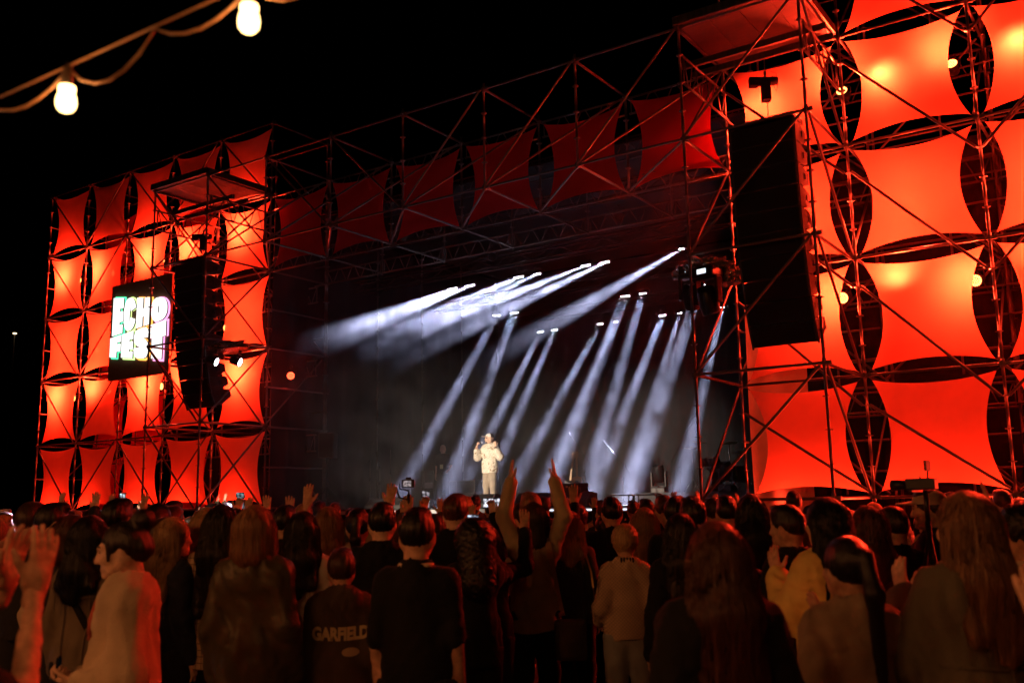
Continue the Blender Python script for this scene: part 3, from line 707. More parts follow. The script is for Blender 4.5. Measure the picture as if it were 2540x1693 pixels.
b = bmesh.new(); bm_box(b, (-.095,-.10,-.55), (.095,.10,-.08), .02); bm_lathe(b, [(.03,-.30),(.085,-.28),(.10,-.20),(.10,.16),(.085,.26),(.03,.28)], 14, (0,0,-.1), axis='x'); bm_box(b, (-.36,-.09,-.22), (-.16,.09,-.02), .03)
HO_B = new_me('motor_body', b, mat('hoist_paint',(.02,.018,.018),.5,.3,var=.2))
b = bmesh.new(); bm_tube(b, (0,0,-.05), (0,0,.05), .03); bm_box(b, (-.03,-.02,.03), (.03,.02,.12), .01); HO_H = new_me('hook', b, M_STEEL2)
def chain_mesh(L):
    b = bmesh.new(); n = int(L/.045)
    for i in range(n):
        z = -i*.045; ax = (1,0,0) if i%2 else (0,1,0); pts = []
        for k in range(9):
            a = 2*math.pi*k/8; pts.append((ax[0]*.014*math.cos(a), ax[1]*.014*math.cos(a), z+.028*math.sin(a)))
        bm_path(b, pts, .0055, 5)
    return new_me('chain', b, M_STEEL2)
CH1 = chain_mesh(.5)
def hoist(label, x, y, z):
    t = thing('chain_hoist', label, 'hoist', (x,y,z), .55, 'chain hoists of the towers'); t.scale = (.78,.78,.78)
    obj('motor_body', HO_B, None, t); obj('hook', HO_H, None, t); obj('chain', CH1, None, t, (0,0,.55)); obj('chain', CH1, None, t, (.01,0,-.55))
    b = bmesh.new(); bm_path(b, [(.12,0,.12),(.24,0,.08),(.26,0,-.2),(.22,0,-.34),(.17,0,-.2),(.16,0,.02)], .007, 6); obj('control_cable', new_me('control_cable', b, M_BLACK), None, t)
    return t
hoist('black chain hoist hanging above the right speaker stack', 23.97, -1.32, 8.72)
hoist('black chain hoist hanging above the left speaker stack', 9.36, -1.32, 8.55)

# ================================================================== COVERED MOVING HEADS ON THE TOWERS
M_PLASTIC = mat('clear_plastic_cover', (.55,.55,.58), .16, metal=.75, var=.3, vscale=9, bump=1.0, bscale=14)
b = bmesh.new(); bm_box(b, (-.17,-.13,0), (.17,.13,.14), .02); MH_BASE = new_me('base', b, M_BLACKMETAL)
b = bmesh.new(); bm_box(b, (-.19,-.06,-.36), (-.145,.06,0), .015); bm_box(b, (.145,-.06,-.36), (.19,.06,0), .015); bm_box(b, (-.19,-.06,-.03), (.19,.06,0.0), .01); MH_YOKE = new_me('yoke', b, M_BLACKMETAL)
b = bmesh.new(); bm_lathe(b, [(.03,.20),(.11,.18),(.135,.08),(.138,-.08),(.125,-.17),(.118,-.20),(.10,-.20),(.10,-.17),(.02,-.165)], 22); MH_HEAD = new_me('head', b, M_BLACKMETAL)
b = bmesh.new(); bm_lathe(b, [(.098,-.178),(.07,-.192),(.02,-.197)], 18); MH_LENS = new_me('lens', b, M_GLASSDARK)
DISP = emitter('lamp_display', (.75,.85,.9), 1.6)
def moving_head(label, loc, up=False, rz=0.0, tilt=.4, group='moving head lamps', s=1.0):
    t = thing('moving_head', label, 'stage lamp', loc, rz, group); t.scale = (s,s,s)
    sg_ = -1 if up else 1
    bs = obj('base', MH_BASE, None, t, None, (math.pi,0,0) if up else (0,0,0)); y_ = obj('yoke', MH_YOKE, None, t, None, (math.pi,0,0) if up else (0,0,0))
    h_ = obj('head', MH_HEAD, None, t, (0,0,-.30*sg_), (tilt+(math.pi if up else 0),0,0)); obj('lens', MH_LENS, None, h_)
    obj('display', box_mesh('display', (-.07,-.136,.035), (.07,-.131,.10), DISP), None, bs)
    return t
moving_head('round moving head lamp hanging in the right tower, left of two', (22.42,-1.25,5.52), False, .3, .5, 'hanging moving heads of the right tower', 1.15)
moving_head('round moving head lamp hanging in the right tower, nearer the pole', (22.80,-1.45,5.40), False, -.2, .35, 'hanging moving heads of the right tower', 1.25)
def crumple(name, label, loc, size, seed, sub_=4):
    rnd = random.Random(seed); b = bmesh.new(); bmesh.ops.create_icosphere(b, subdivisions=sub_, radius=1.0)
    ph = [rnd.uniform(0,6.28) for _ in range(9)]
    for v in b.verts:
        p = v.co; n = .16*math.sin(7*p.x+ph[0]+3*math.sin(4*p.y+ph[1])) + .14*math.sin(9*p.y+ph[2]+3*math.sin(5*p.z)) + .12*math.sin(11*p.z+ph[3]+2*math.sin(6*p.x)) + rnd.uniform(-.06,.06)
        q = p*(1+n*.7); v.co = Vector((q.x*size[0], q.y*size[1], max(q.z, -.45)*size[2]))
    o = obj(name, new_me(name, b, M_PLASTIC), None, None, loc); return tag(o, label, 'plastic cover', 'crumpled plastic covers')
crumple('plastic_cover', 'crumpled clear plastic rain cover at the left of the right tower lamps', (22.25,-1.1,5.62), (.22,.18,.20), 3)
crumple('plastic_cover', 'crumpled clear plastic rain cover on top of the right tower lamps', (22.72,-1.25,5.62), (.42,.30,.16), 4)
crumple('plastic_cover', 'crumpled shiny plastic rain cover beside the tower pole', (23.05,-1.1,5.42), (.20,.22,.24), 5)
crumple('plastic_cover', 'crumpled plastic rain cover above the white lamps of the left tower', (11.0,-1.75,5.42), (.62,.28,.14), 6)

# ================================================================== THINGS ON THE STAGE
def wedge(label, x, y, w_=.62, h_=.34, rz=0.0, z=DECK):
    b = bmesh.new(); pr = [(-.24,0),(.22,0),(.22,h_*.35),(.02,h_),(-.24,h_*.92)]
    lo = [b.verts.new((-w_/2,q,z_)) for q,z_ in pr]; hi = [b.verts.new((w_/2,q,z_)) for q,z_ in pr]; n = len(pr)
    b.faces.new(lo); b.faces.new(hi[::-1])
    for i in range(n): b.faces.new((lo[i],hi[i],hi[(i+1)%n],lo[(i+1)%n]))
    bmesh.ops.bevel(b, geom=list(b.edges), offset=.012, segments=1, affect='EDGES')
    t = thing('stage_monitor', label, 'loudspeaker', (x,y,z), rz, 'monitor speakers on the stage front')
    obj('cabinet', new_me('cabinet', b, M_CAB), None, t)
    b = bmesh.new(); d = Vector((0,-.20,h_*.65)).normalized()
    a = [(-w_/2+.04,.212,h_*.36),(w_/2-.04,.212,h_*.36),(w_/2-.04,.04,h_*.95),(-w_/2+.04,.04,h_*.95)]
    f1 = [b.verts.new((p[0],p[1]+.008,p[2]+.006)) for p in a]; b.faces.new(f1); f2 = [b.verts.new((p[0],p[1]-.004,p[2]-.004)) for p in a]; b.faces.new(f2[::-1])
    for i in range(4): b.faces.new((f1[i],f2[i],f2[(i+1)%4],f1[(i+1)%4]))
    obj('grille', new_me('grille', b, M_GRILLE), None, t)
    b = bmesh.new(); bm_box(b, (w_/2-.004,-.08,h_*.45), (w_/2+.006,.06,h_*.62), .004); obj('handle', new_me('handle', b, M_BLACKMETAL), None, t)
    return t
wedge('black monitor speaker at the stage edge right below the singer', 16.25, .95, .85, .30, math.pi)
wedge('black monitor speaker at the stage edge, second right of the singer', 17.7, .95, .85, .30, math.pi)
wedge('black monitor speaker with a small box on top at the stage edge', 18.7, .95, .75, .30, math.pi)
wedge('black monitor speaker at the left of the stage edge by the gimbal camera', 13.55, .95, 1.1, .26, math.pi)
o = thing('equipment_case', 'small black equipment case lying on a monitor speaker', 'case', (18.62,1.0,DECK+.285)); obj('lid', box_mesh('lid', (-.26,-.16,.10), (.26,.16,.19), M_CAB, .012), None, o); obj('shell', box_mesh('shell', (-.26,-.16,0), (.26,.16,.098), M_CAB, .012), None, o); obj('badge', box_mesh('badge', (-.10,-.165,.10), (-.05,-.161,.14), mat('badge_pale',(.6,.5,.4),.5)), None, o)
# long low riser and folded table at the rear
rs = thing('drum_riser', 'low black riser along the rear of the stage', 'riser', (18.3,8.6,DECK))
for i in range(4): obj('riser_module', box_mesh('riser_module', (-2.4+i*1.5,-1.0,0), (-.912+i*1.5,1.0,.30), M_DECK, .005), None, rs)
# reflective floor steps
for x, nm in ((18.95,'left'),(19.6,'right')):
    t = thing('stage_step', f'small pale metal step on the stage floor, {nm} of two', 'step', (x,2.4,DECK), 0, 'metal steps'); 
    b = bmesh.new(); bm_box(b, (-.28,-.14,.20), (.28,.14,.23), .005); obj('tread', new_me('tread', b, mat('step_aluminium',(.5,.5,.5),.35,.8)), None, t)
    for sx in (-.26,.26):
        b = bmesh.new(); bm_tube(b, (sx,-.1,0), (sx,-.1,.2), .014); bm_tube(b, (sx,.1,0), (sx,.1,.2), .014); obj('leg', new_me('leg', b, M_STEEL), None, t)
# PA speaker on a tripod
t = thing('speaker_stand', 'black tripod stand under the speaker at the left of the stage', 'stand', (10.75,1.75,DECK))
b = bmesh.new(); bm_tube(b, (0,0,.12), (0,0,1.35), .019); obj('pole', new_me('pole', b, M_BLACKMETAL), None, t)
for a in range(3):
    b = bmesh.new(); bm_tube(b, (0,0,.62), (.5*math.cos(a*2.09+.4),.5*math.sin(a*2.09+.4),.01), .014); bm_tube(b, (0,0,.2), (.27*math.cos(a*2.09+.4),.27*math.sin(a*2.09+.4),.29), .009); obj('leg', new_me('leg', b, M_BLACKMETAL), None, t)
t = thing('loudspeaker', 'black loudspeaker box on a tripod at the left of the stage', 'loudspeaker', (10.75,1.75,DECK+1.33), .5)
b = bmesh.new(); bm_box(b, (-.21,-.19,0), (.21,.19,.66), .03); obj('cabinet', new_me('cabinet', b, M_CAB), None, t); obj('grille', box_mesh('grille', (-.18,-.205,.03), (.18,-.191,.63), M_GRILLE, .005), None, t); obj('handle', box_mesh('handle', (.205,-.06,.28), (.22,.06,.36), M_BLACKMETAL, .005), None, t)
# microphone stands
def mic_stand(label, x, y, h_=1.45, boom=(.35,.1,.45), rz=0.0, mic=True, straight=False):
    t = thing('microphone_stand', label, 'stand', (x,y,DECK), rz, 'microphone stands')
    b = bmesh.new(); bm_tube(b, (0,0,.03), (0,0,h_*.62), .013); bm_tube(b, (0,0,h_*.6), (0,0,h_), .0085); obj('pole', new_me('pole', b, M_STEEL), None, t)
    b = bmesh.new(); bm_tube(b, (0,0,h_*.58), (0,0,h_*.66), .018); obj('clutch', new_me('clutch', b, M_BLACKMETAL), None, t)
    for a in range(3):
        b = bmesh.new(); bm_tube(b, (0,0,.10), (.33*math.cos(a*2.09),.33*math.sin(a*2.09),.012), .009); obj('leg', new_me('leg', b, M_BLACKMETAL), None, t)
    if not straight:
        d = Vector(boom); p = Vector((0,0,h_))
        b = bmesh.new(); bm_tube(b, p-d*.5, p+d, .0075); bm_tube(b, p-Vector((0,.03,0)), p+Vector((0,.03,0)), .02); obj('boom', new_me('boom', b, M_BLACKMETAL), None, t)
        if mic: b = bmesh.new(); q = p+d; bm_tube(b, q, q+d.normalized()*.13, .012, .017); bm_lathe(b, [(.006,-.03),(.022,-.02),(.026,0),(.02,.022),(.006,.03)], 10, tuple(q+d.normalized()*.15)); obj('microphone', new_me('microphone', b, M_BLACKMETAL), None, t)
    return t
mic_stand('chrome microphone stand beside the acoustic guitar', 15.75, 6.4, 1.35, (-.35,0,.48))
mic_stand('slim microphone stand with a long boom before the riser', 17.14, 6.0, 1.05, (-.45,0,.5))
mic_stand('microphone stand with raised boom left of the drum kit', 18.29, 7.0, 1.45, (.42,.1,.75))
mic_stand('short black microphone stand at the left of the stage', 11.45, 2.6, 1.25, (.1,-.05,.35))
mic_stand('straight chrome stand in the dark left part of the stage', 11.81, 3.0, 1.55, straight=True)
mic_stand('second black stand leaning in the dark left part of the stage', 11.35, 3.1, 1.1, (-.1,-.2,.5), mic=False)
# guitars on stands
def guitar(label, loc, rz, acoustic):
    t = thing('guitar', label, 'guitar', loc, rz)
    if acoustic: pts = [(.0,0),(.10,.01),(.17,.06),(.195,.14),(.18,.22),(.135,.28),(.135,.33),(.155,.40),(.13,.47),(.05,.50)]
    else: pts = [(.0,0),(.10,.01),(.15,.07),(.16,.15),(.13,.21),(.12,.27),(.17,.36),(.14,.41),(.09,.35),(.04,.33)]
    out = pts+[(-x,z) for x,z in pts[::-1]][:-1]
    b = bmesh.new(); bm_poly(b, out[:-1] if out[0]==out[-1] else out, .10 if acoustic else .045, 'xz', -.05); bmesh.ops.bevel(b, geom=list(b.edges), offset=.008, segments=1, affect='EDGES')
    obj('soundbox' if acoustic else 'guitar_body', new_me('guitar_body', b, mat('guitar_wood',(.45,.20,.07),.25,coat=.6) if acoustic else mat('guitar_dark',(.03,.02,.02),.2,coat=.7)), None, t)
    b = bmesh.new(); bm_box(b, (-.028,-.035,.40), (.028,-.012,1.02), .006); obj('neck', new_me('neck', b, mat('maple',(.42,.24,.11),.35)), None, t)
    b = bmesh.new(); bm_box(b, (-.042,-.03,1.02), (.042,-.012,1.20), .008); 
    for k in range(3):
        for s in (-1,1): bm_tube(b, (s*.04,-.02,1.05+k*.05), (s*.065,-.02,1.05+k*.05), .008)
    obj('headstock', new_me('headstock', b, mat('maple',(.42,.24,.11),.35)), None, t)
    if acoustic: b = bmesh.new(); bm_lathe(b, [(.062,-.056),(.055,-.058),(.01,-.058)], 18, (0,0,.33), axis='y'); obj('sound_hole', new_me('sound_hole', b, M_BLACK), None, t); obj('bridge', box_mesh('bridge', (-.07,-.062,.15), (.07,-.052,.175), mat('dark_wood',(.05,.03,.02),.4)), None, t)
    b = bmesh.new(); bm_tube(b, (-.2,.1,-.28), (0,.07,.3), .012); bm_tube(b, (.2,.1,-.28), (0,.07,.3), .012); bm_tube(b, (0,.35,-.28), (0,.07,.3), .012); bm_tube(b, (-.12,-.08,-.01), (-.12,.08,-.03), .012); bm_tube(b, (.12,-.08,-.01), (.12,.08,-.03), .012)
    obj('guitar_stand', new_me('guitar_stand', b, M_BLACKMETAL), None, t)
    return t
guitar('dark electric guitar with a pale neck leaning on its stand', (14.95,6.9,DECK+.28), .25, False).rotation_euler = (-.12,.12,.25)
guitar('acoustic guitar with honey coloured body on its stand', (15.35,6.7,DECK+.28), .2, True).rotation_euler = (-.12,-.03,.2)
# drum kit
M_CHROME = mat('chrome', (.75,.75,.76), .16, 1.0); M_SHELL = mat('drum_shell', (.02,.02,.022), .2, coat=.8); M_HEAD = mat('drum_head', (.42,.43,.44), .55, var=.1); M_CYM = mat('cymbal_brass', (.55,.40,.16), .28, .95, var=.1, vscale=30)
dk = thing('drum_kit', 'black drum kit with chrome stands on the riser at the right of the stage', 'drums', (18.85,7.9,DECK+.30), -.5)
def drum(name, c, r_, d, ax, tilt=0):
    b = bmesh.new(); bm_lathe(b, [(r_*.98,-d/2),(r_,-d/2+.01),(r_,d/2-.01),(r_*.98,d/2)], 26, (0,0,0), ax); s = obj(name, new_me(name, b, M_SHELL), None, dk, c, (tilt,0,0))
    for e in (-1,1):
        b = bmesh.new(); prof = [(r_*1.0,e*d/2-.012),(r_*1.035,e*d/2-.012),(r_*1.035,e*d/2+.014),(r_*1.0,e*d/2+.014)]; bm_lathe(b, prof, 26, (0,0,0), ax); obj('rim', new_me('rim', b, M_CHROME), None, s)
        b = bmesh.new(); bm_lathe(b, [(r_*.99,e*(d/2+.002)),(r_*.5,e*(d/2+.004)),(.01,e*(d/2+.004))], 26, (0,0,0), ax); obj('drumhead', new_me('drumhead', b, M_HEAD), None, s)
    b = bmesh.new()
    for k in range(8):
        a = 2*math.pi*k/8; p = (r_*1.02*math.cos(a), r_*1.02*math.sin(a))
        bm_tube(b, (p[0],-d/2,p[1]) if ax=='y' else (*p,-d/2), (p[0],d/2,p[1]) if ax=='y' else (*p,d/2), .006, None, 5)
    obj('tension_rods', new_me('tension_rods', b, M_CHROME), None, s); return s
drum('bass_drum', (0,-.1,.30), .29, .42, 'y'); drum('rack_tom', (-.2,-.12,.78), .14, .22, 'z', .35); drum('rack_tom', (.2,-.12,.78), .15, .24, 'z', .35); drum('floor_tom', (.62,.25,.42), .2, .40, 'z'); drum('snare_drum', (-.42,.35,.62), .18, .14, 'z')
for x, y, z, r_ in ((-.75,-.1,1.18,.22),(-.55,.0,1.32,.20),(.75,-.05,1.22,.24),(.98,.3,1.0,.23),(-.72,.45,.92,.18)):
    b = bmesh.new(); bm_lathe(b, [(r_,-.004),(r_*.6,.012),(.05,.022),(.04,.034),(.01,.036),(.01,.03),(.05,.018),(r_*.6,.008),(r_*.99,-.008)], 24); obj('cymbal', new_me('cymbal', b, M_CYM), None, dk, (x,y,z), (random.uniform(-.25,.1),random.uniform(-.2,.2),0))
    b = bmesh.new(); bm_tube(b, (x,y,.5), (x,y,z+.03), .010); bm_tube(b, (x,y,.15), (x,y,.55), .015)
    for a in range(3): bm_tube(b, (x,y,.38), (x+.26*math.cos(a*2.09),y+.26*math.sin(a*2.09),0), .010)
    obj('cymbal_stand', new_me('cymbal_stand', b, M_CHROME), None, dk)
for k, (x, rz) in enumerate(((17.32,.1),(19.35,-.2))):
    moving_head(f'moving head lamp standing on the riser, {("left of","in front of")[k]} the drum kit', (x,7.75-.2*k,DECK+.44), True, rz, .3, 'moving heads on the riser', 1.2)
# racks and the shelf at the rear left
rk = thing('equipment_rack', 'tall narrow black rack with metal edges beside the crew man', 'rack', (11.65,5.0,DECK))
obj('shell', box_mesh('shell', (-.17,-.2,.02), (.17,.2,1.02), M_BLACK, .01), None, rk)
for x in (-.17,.17):
    for y in (-.2,.2): obj('edge_profile', box_mesh('edge_profile', (x-.012,y-.012,.015), (x+.012,y+.012,1.03), M_STEEL), None, rk)
for k in range(4): obj('device', box_mesh('device', (-.15,-.212,.08+k*.23), (.15,-.2,.24+k*.23), M_BLACKMETAL if k%2 else mat('rack_grey',(.2,.2,.2),.4), .004), None, rk)
obj('indicator', box_mesh('indicator', (-.06,-.22,.16), (.04,-.213,.22), DISP), None, rk)
sh = thing('flight_case', 'wide low flight case with metal frames and a vent at the rear of the stage', 'case', (12.4,5.4,DECK))
obj('shell', box_mesh('shell', (-.62,-.3,.05), (.62,.3,.72), M_BLACK, .01), None, sh)
for x in (-.62,0,.62): obj('edge_profile', box_mesh('edge_profile', (x-.014,-.315,.05), (x+.014,-.3,.73), M_STEEL), None, sh)
for z in (.06,.38,.72): obj('edge_profile', box_mesh('edge_profile', (-.62,-.314,z-.014), (.62,-.301,z+.014), M_STEEL), None, sh)
for k in range(7): obj('vent_slat', box_mesh('vent_slat', (.12+k*.045,-.318,.16), (.14+k*.045,-.302,.32), M_STEEL), None, sh)

# ================================================================== STRING OF BULBS NEAR THE CAMERA
def ray_pt(u, v, D):
    d = CAM_F + CAM_R*((u*1.07993-1270)/2385.15) + CAM_U*((846.5-v*1.07993)/2385.15)
    return CAM + d*(D/math.hypot(d.x, d.y))
W1, W2 = ray_pt(157,152,2.15), ray_pt(574,-38,1.82)
stp_ = W2 - W1
M_CABLE = mat('pale_cable', (.22,.15,.085), .55, var=.1, vscale=30); M_BULB = emitter('bulb_glass', (1.0,.62,.22), 9.0, True)
b = bmesh.new(); bm_lathe(b, [(.010,.030),(.0165,.029),(.0175,.022),(.0155,.015),(.0185,.007),(.0205,-.005),(.019,-.017),(.013,-.025),(.004,-.029)], 18); BULB = new_me('bulb', b, M_BULB)
b = bmesh.new(); bm_lathe(b, [(.006,.075),(.009,.073),(.011,.062),(.0125,.034),(.012,.031),(.006,.031)], 14); SOCK = new_me('socket', b, mat('bulb_socket',(.10,.07,.045),.5))
def bulb_string(label, p0, step, i0, i1, group, power):
    t = thing('string_light', label, 'string light', p0+step*i0, 0, group)
    o = Vector(t.location)
    b = bmesh.new(); bm_tube(b, step*-.7, step*(i1-i0+.7), .0025, None, 8); obj('support_wire', new_me('support_wire', b, M_CABLE), None, t)
    for i in range(i0, i1+1):
        base = step*(i-i0); dn = Vector((0,0,-.042))
        obj('bulb', BULB, None, t, base+dn+Vector((0,0,-.034))); obj('socket', SOCK, None, t, base+dn+Vector((0,0,-.034)))
        light('bulb_light', 'POINT', base+dn+Vector((0,0,-.05)), power, (1.0,.32,.09), t, None, .03)
        pts = []
        L_ = step.length
        for k in range(13):                                # cable sagging between the ties
            s = k/12; hseg = 0 if s < .5 else .5; u = (s-hseg)/.5
            pts.append(base + step*s + Vector((0,0,-.055*math.sin(math.pi*u)**.8*(1.25 if hseg == 0 else .8)-.006)))
        if i < i1+1: b = bmesh.new(); bm_path(b, pts, .0035, 7); obj('cable_loop', new_me('cable_loop', b, M_CABLE), None, t)
        b = bmesh.new(); bm_tube(b, base+Vector((0,0,.006)), base+dn+Vector((0,0,.035)), .005); obj('tie', new_me('tie', b, M_BLACK), None, t)
    return t
BULB_P = 5.0
bulb_string('string of warm bulbs on a wire across the upper left corner', W1, stp_, -1, 4, 'strings of warm bulbs', BULB_P)
bulb_string('added unseen string of warm bulbs behind the photographer, warming the crowd', Vector((21.0,-17.6,3.7)), Vector((1.3,-.35,0)), 0, 5, 'strings of warm bulbs', 95)  # added out of view as warm fill for the crowd
bulb_string('second added string of warm bulbs, unseen, farther behind the photographer', Vector((20.5,-21.5,4.2)), Vector((1.8,.1,0)), 0, 4, 'strings of warm bulbs', 95)  # another added string, evens out the warm fill
from mathutils.bvhtree import BVHTree
# ================================================================== PEOPLE: smooth implicit bodies polygonised with surface nets
V3 = lambda *a: np.array(a, float)
def cap(a, b_, ra, rb=None, k=0.03, sy=1.0): return ('c', V3(*a), V3(*b_), ra, ra if rb is None else rb, k, sy)
def ell(c, r, k=0.03, rot=None): return ('e', V3(*c), V3(*r), k, rot)
def sub(c, r, k=0.02, rot=None): return ('s', V3(*c), V3(*r), k, rot)
def rotx(a): c, s = math.cos(a), math.sin(a); return np.array([[1,0,0],[0,c,-s],[0,s,c]])
def roty(a): c, s = math.cos(a), math.sin(a); return np.array([[c,0,s],[0,1,0],[-s,0,c]])
def rotz(a): c, s = math.cos(a), math.sin(a); return np.array([[c,-s,0],[s,c,0],[0,0,1]])
def field_mesh(prims, h, disp=None, cut=None):
    lo = np.full(3, 9e9); hi = -lo; boxes = []
    for p in prims:
        if p[0] == 'c':
            r = max(p[3], p[4]); l_ = np.minimum(p[1],p[2])-r*np.array([1,max(1,p[6]),1]); h_ = np.maximum(p[1],p[2])+r*np.array([1,max(1,p[6]),1]); k = p[5]
        else:
            r = p[2] if p[4] is None else np.full(3, p[2].max()); l_ = p[1]-r; h_ = p[1]+r; k = p[3]
        boxes.append((l_-k-2.5*h, h_+k+2.5*h))
        if p[0] != 's': lo = np.minimum(lo, l_); hi = np.maximum(hi, h_)
    lo = lo - 0.02 - 3*h; hi = hi + 0.02 + 3*h
    n = np.ceil((hi-lo)/h).astype(int)+1
    ax = [lo[i]+h*np.arange(n[i]) for i in range(3)]
    F = np.full(n, 0.5, np.float32)
    for p, (l_, h_) in zip(prims, boxes):
        i0 = np.clip(np.floor((l_-lo)/h).astype(int), 0, n-1); i1 = np.clip(np.ceil((h_-lo)/h).astype(int)+1, 1, n)
        X = ax[0][i0[0]:i1[0],None,None]; Y = ax[1][None,i0[1]:i1[1],None]; Z = ax[2][None,None,i0[2]:i1[2]]
        if 0 in (X.size, Y.size, Z.size): continue
        if p[0] == 'c':
            _, a, b_, ra, rb, k, sy = p; d = b_-a
            dx, dy, dz = d[0], d[1]/sy, d[2]; L2 = dx*dx+dy*dy+dz*dz+1e-12
            px, py, pz = X-a[0], (Y-a[1])/sy, Z-a[2]
            t = np.clip((px*dx+py*dy+pz*dz)/L2, 0, 1)
            D = np.sqrt((px-t*dx)**2+(py-t*dy)**2+(pz-t*dz)**2)-(ra+(rb-ra)*t)
        else:
            _, c, r, k, rot = p; px, py, pz = X-c[0], Y-c[1], Z-c[2]
            if rot is not None:
                px, py, pz = (rot[0,0]*px+rot[1,0]*py+rot[2,0]*pz, rot[0,1]*px+rot[1,1]*py+rot[2,1]*pz, rot[0,2]*px+rot[1,2]*py+rot[2,2]*pz)
            q = np.sqrt((px/r[0])**2+(py/r[1])**2+(pz/r[2])**2); q2 = np.sqrt((px/r[0]**2)**2+(py/r[1]**2)**2+(pz/r[2]**2)**2)+1e-9
            D = q*(q-1)/q2
        B = F[i0[0]:i1[0],i0[1]:i1[1],i0[2]:i1[2]]
        if p[0] == 's':
            D = -D; t = np.clip(0.5-0.5*(D-B)/k, 0, 1); B[...] = B*t + D*(1-t) + k*t*(1-t)
            B[...] = np.maximum(B, np.minimum(B, B))
        else:
            t = np.clip(0.5+0.5*(D-B)/k, 0, 1); B[...] = D*(1-t) + B*t - k*t*(1-t)
    X = ax[0][:,None,None]; Y = ax[1][None,:,None]; Z = ax[2][None,None,:]
    if disp is not None: F = F + disp(X, Y, Z)
    if cut is not None: F = np.maximum(F, cut(X, Y, Z))
    return surface_net(F, lo, h)
def surface_net(F, lo, h):
    S = F < 0
    S[0]=S[-1]=False; S[:,0]=S[:,-1]=False; S[:,:,0]=S[:,:,-1]=False
    F = np.where(S, np.minimum(F,-1e-6), np.maximum(F,1e-6))
    nx, ny, nz = F.shape
    cnt = np.zeros((nx-1,ny-1,nz-1), np.int8)
    offs = [(i,j,k) for i in (0,1) for j in (0,1) for k in (0,1)]
    for i,j,k in offs: cnt += S[i:nx-1+i, j:ny-1+j, k:nz-1+k]
    I,J,K = np.nonzero((cnt>0)&(cnt<8)); N = len(I)
    idx = np.full(cnt.shape, -1, np.int32); idx[I,J,K] = np.arange(N)
    c = {o: F[I+o[0],J+o[1],K+o[2]] for o in offs}
    acc = np.zeros((N,3)); w = np.zeros(N)
    for a in offs:
        for d in range(3):
            if a[d] == 0:
                b_ = list(a); b_[d] = 1; b_ = tuple(b_)
                fa, fb = c[a], c[b_]; m = (fa<0) != (fb<0)
                t = np.where(m, fa/(fa-fb+1e-20), 0)
                for e in range(3): acc[:,e] += np.where(m, a[e]+(t if e==d else 0), 0)
                w += m
    P = np.stack([I,J,K],1)+acc/np.maximum(w,1)[:,None]; P = lo+h*P
    Q = []
    for d in range(3):
        A = [slice(None)]*3; B = [slice(None)]*3; A[d] = slice(0,-1); B[d] = slice(1,None)
        m = S[tuple(A)] != S[tuple(B)]
        i = np.array(np.nonzero(m)); e1, e2 = (d+1)%3, (d+2)%3
        ok = (i[e1]>0)&(i[e2]>0)&(i[e1]<F.shape[e1]-1)&(i[e2]<F.shape[e2]-1); i = i[:,ok]
        sgn = S[tuple(i)]
        def cell(o1,o2):
            q = i.copy(); q[e1] -= o1; q[e2] -= o2; return idx[tuple(q)]
        q = np.stack([cell(1,1),cell(0,1),cell(0,0),cell(1,0)],1)
        q[~sgn] = q[~sgn][:,::-1]; Q.append(q)
    Q = np.concatenate(Q); Q = Q[(Q>=0).all(1)]
    return P, Q
def join_nets(*nets):
    P = []; Q = []; o = 0
    for p, q in nets: P.append(p); Q.append(q+o); o += len(p)
    return np.concatenate(P), np.concatenate(Q)
def net_mesh(name, net, m_):
    P, Q = net; me = bpy.data.meshes.new(name)
    me.vertices.add(len(P)); me.vertices.foreach_set('co', P.astype(np.float32).ravel())
    me.loops.add(len(Q)*4); me.loops.foreach_set('vertex_index', Q.astype(np.int32).ravel())
    me.polygons.add(len(Q)); me.polygons.foreach_set('loop_start', np.arange(0,len(Q)*4,4,dtype=np.int32))
    me.polygons.foreach_set('use_smooth', np.ones(len(Q),bool))
    me.update(calc_edges=True); me.materials.append(m_); return me
def waves(seed, amp, wl, dirs=3, diag=0.5):
    rnd = random.Random(seed); T = []
    for _ in range(dirs):
        d = Vector((rnd.gauss(0,1), rnd.gauss(0,1), rnd.gauss(0,diag))).normalized(); T.append((d*(6.283/(wl*rnd.uniform(0.7,1.5))), rnd.uniform(0,6.28), rnd.uniform(0.6,1)))
    def f(X,Y,Z):
        wx = 0.05*np.sin(9*Z+6*X+seed)+.025*np.sin(19*Z-13*X+seed); wy = 0.04*np.sin(8*X+6*Z+2*seed)
        wz = 0.05*np.sin(11*X+5*Y+seed*1.3)+.02*np.sin(23*X+17*Z)
        s = 0
        for d,ph,a in T:
            v = np.sin(d.x*(X+wx)+d.y*(Y+wy)+d.z*(Z+wz)+ph); s = s + a*(1-2*np.abs(v)**.8)*(.55+.45*np.sin(3.1*X-4.3*Z+ph*2+5*Y))
        return (amp/dirs)*s*1.5
    return f

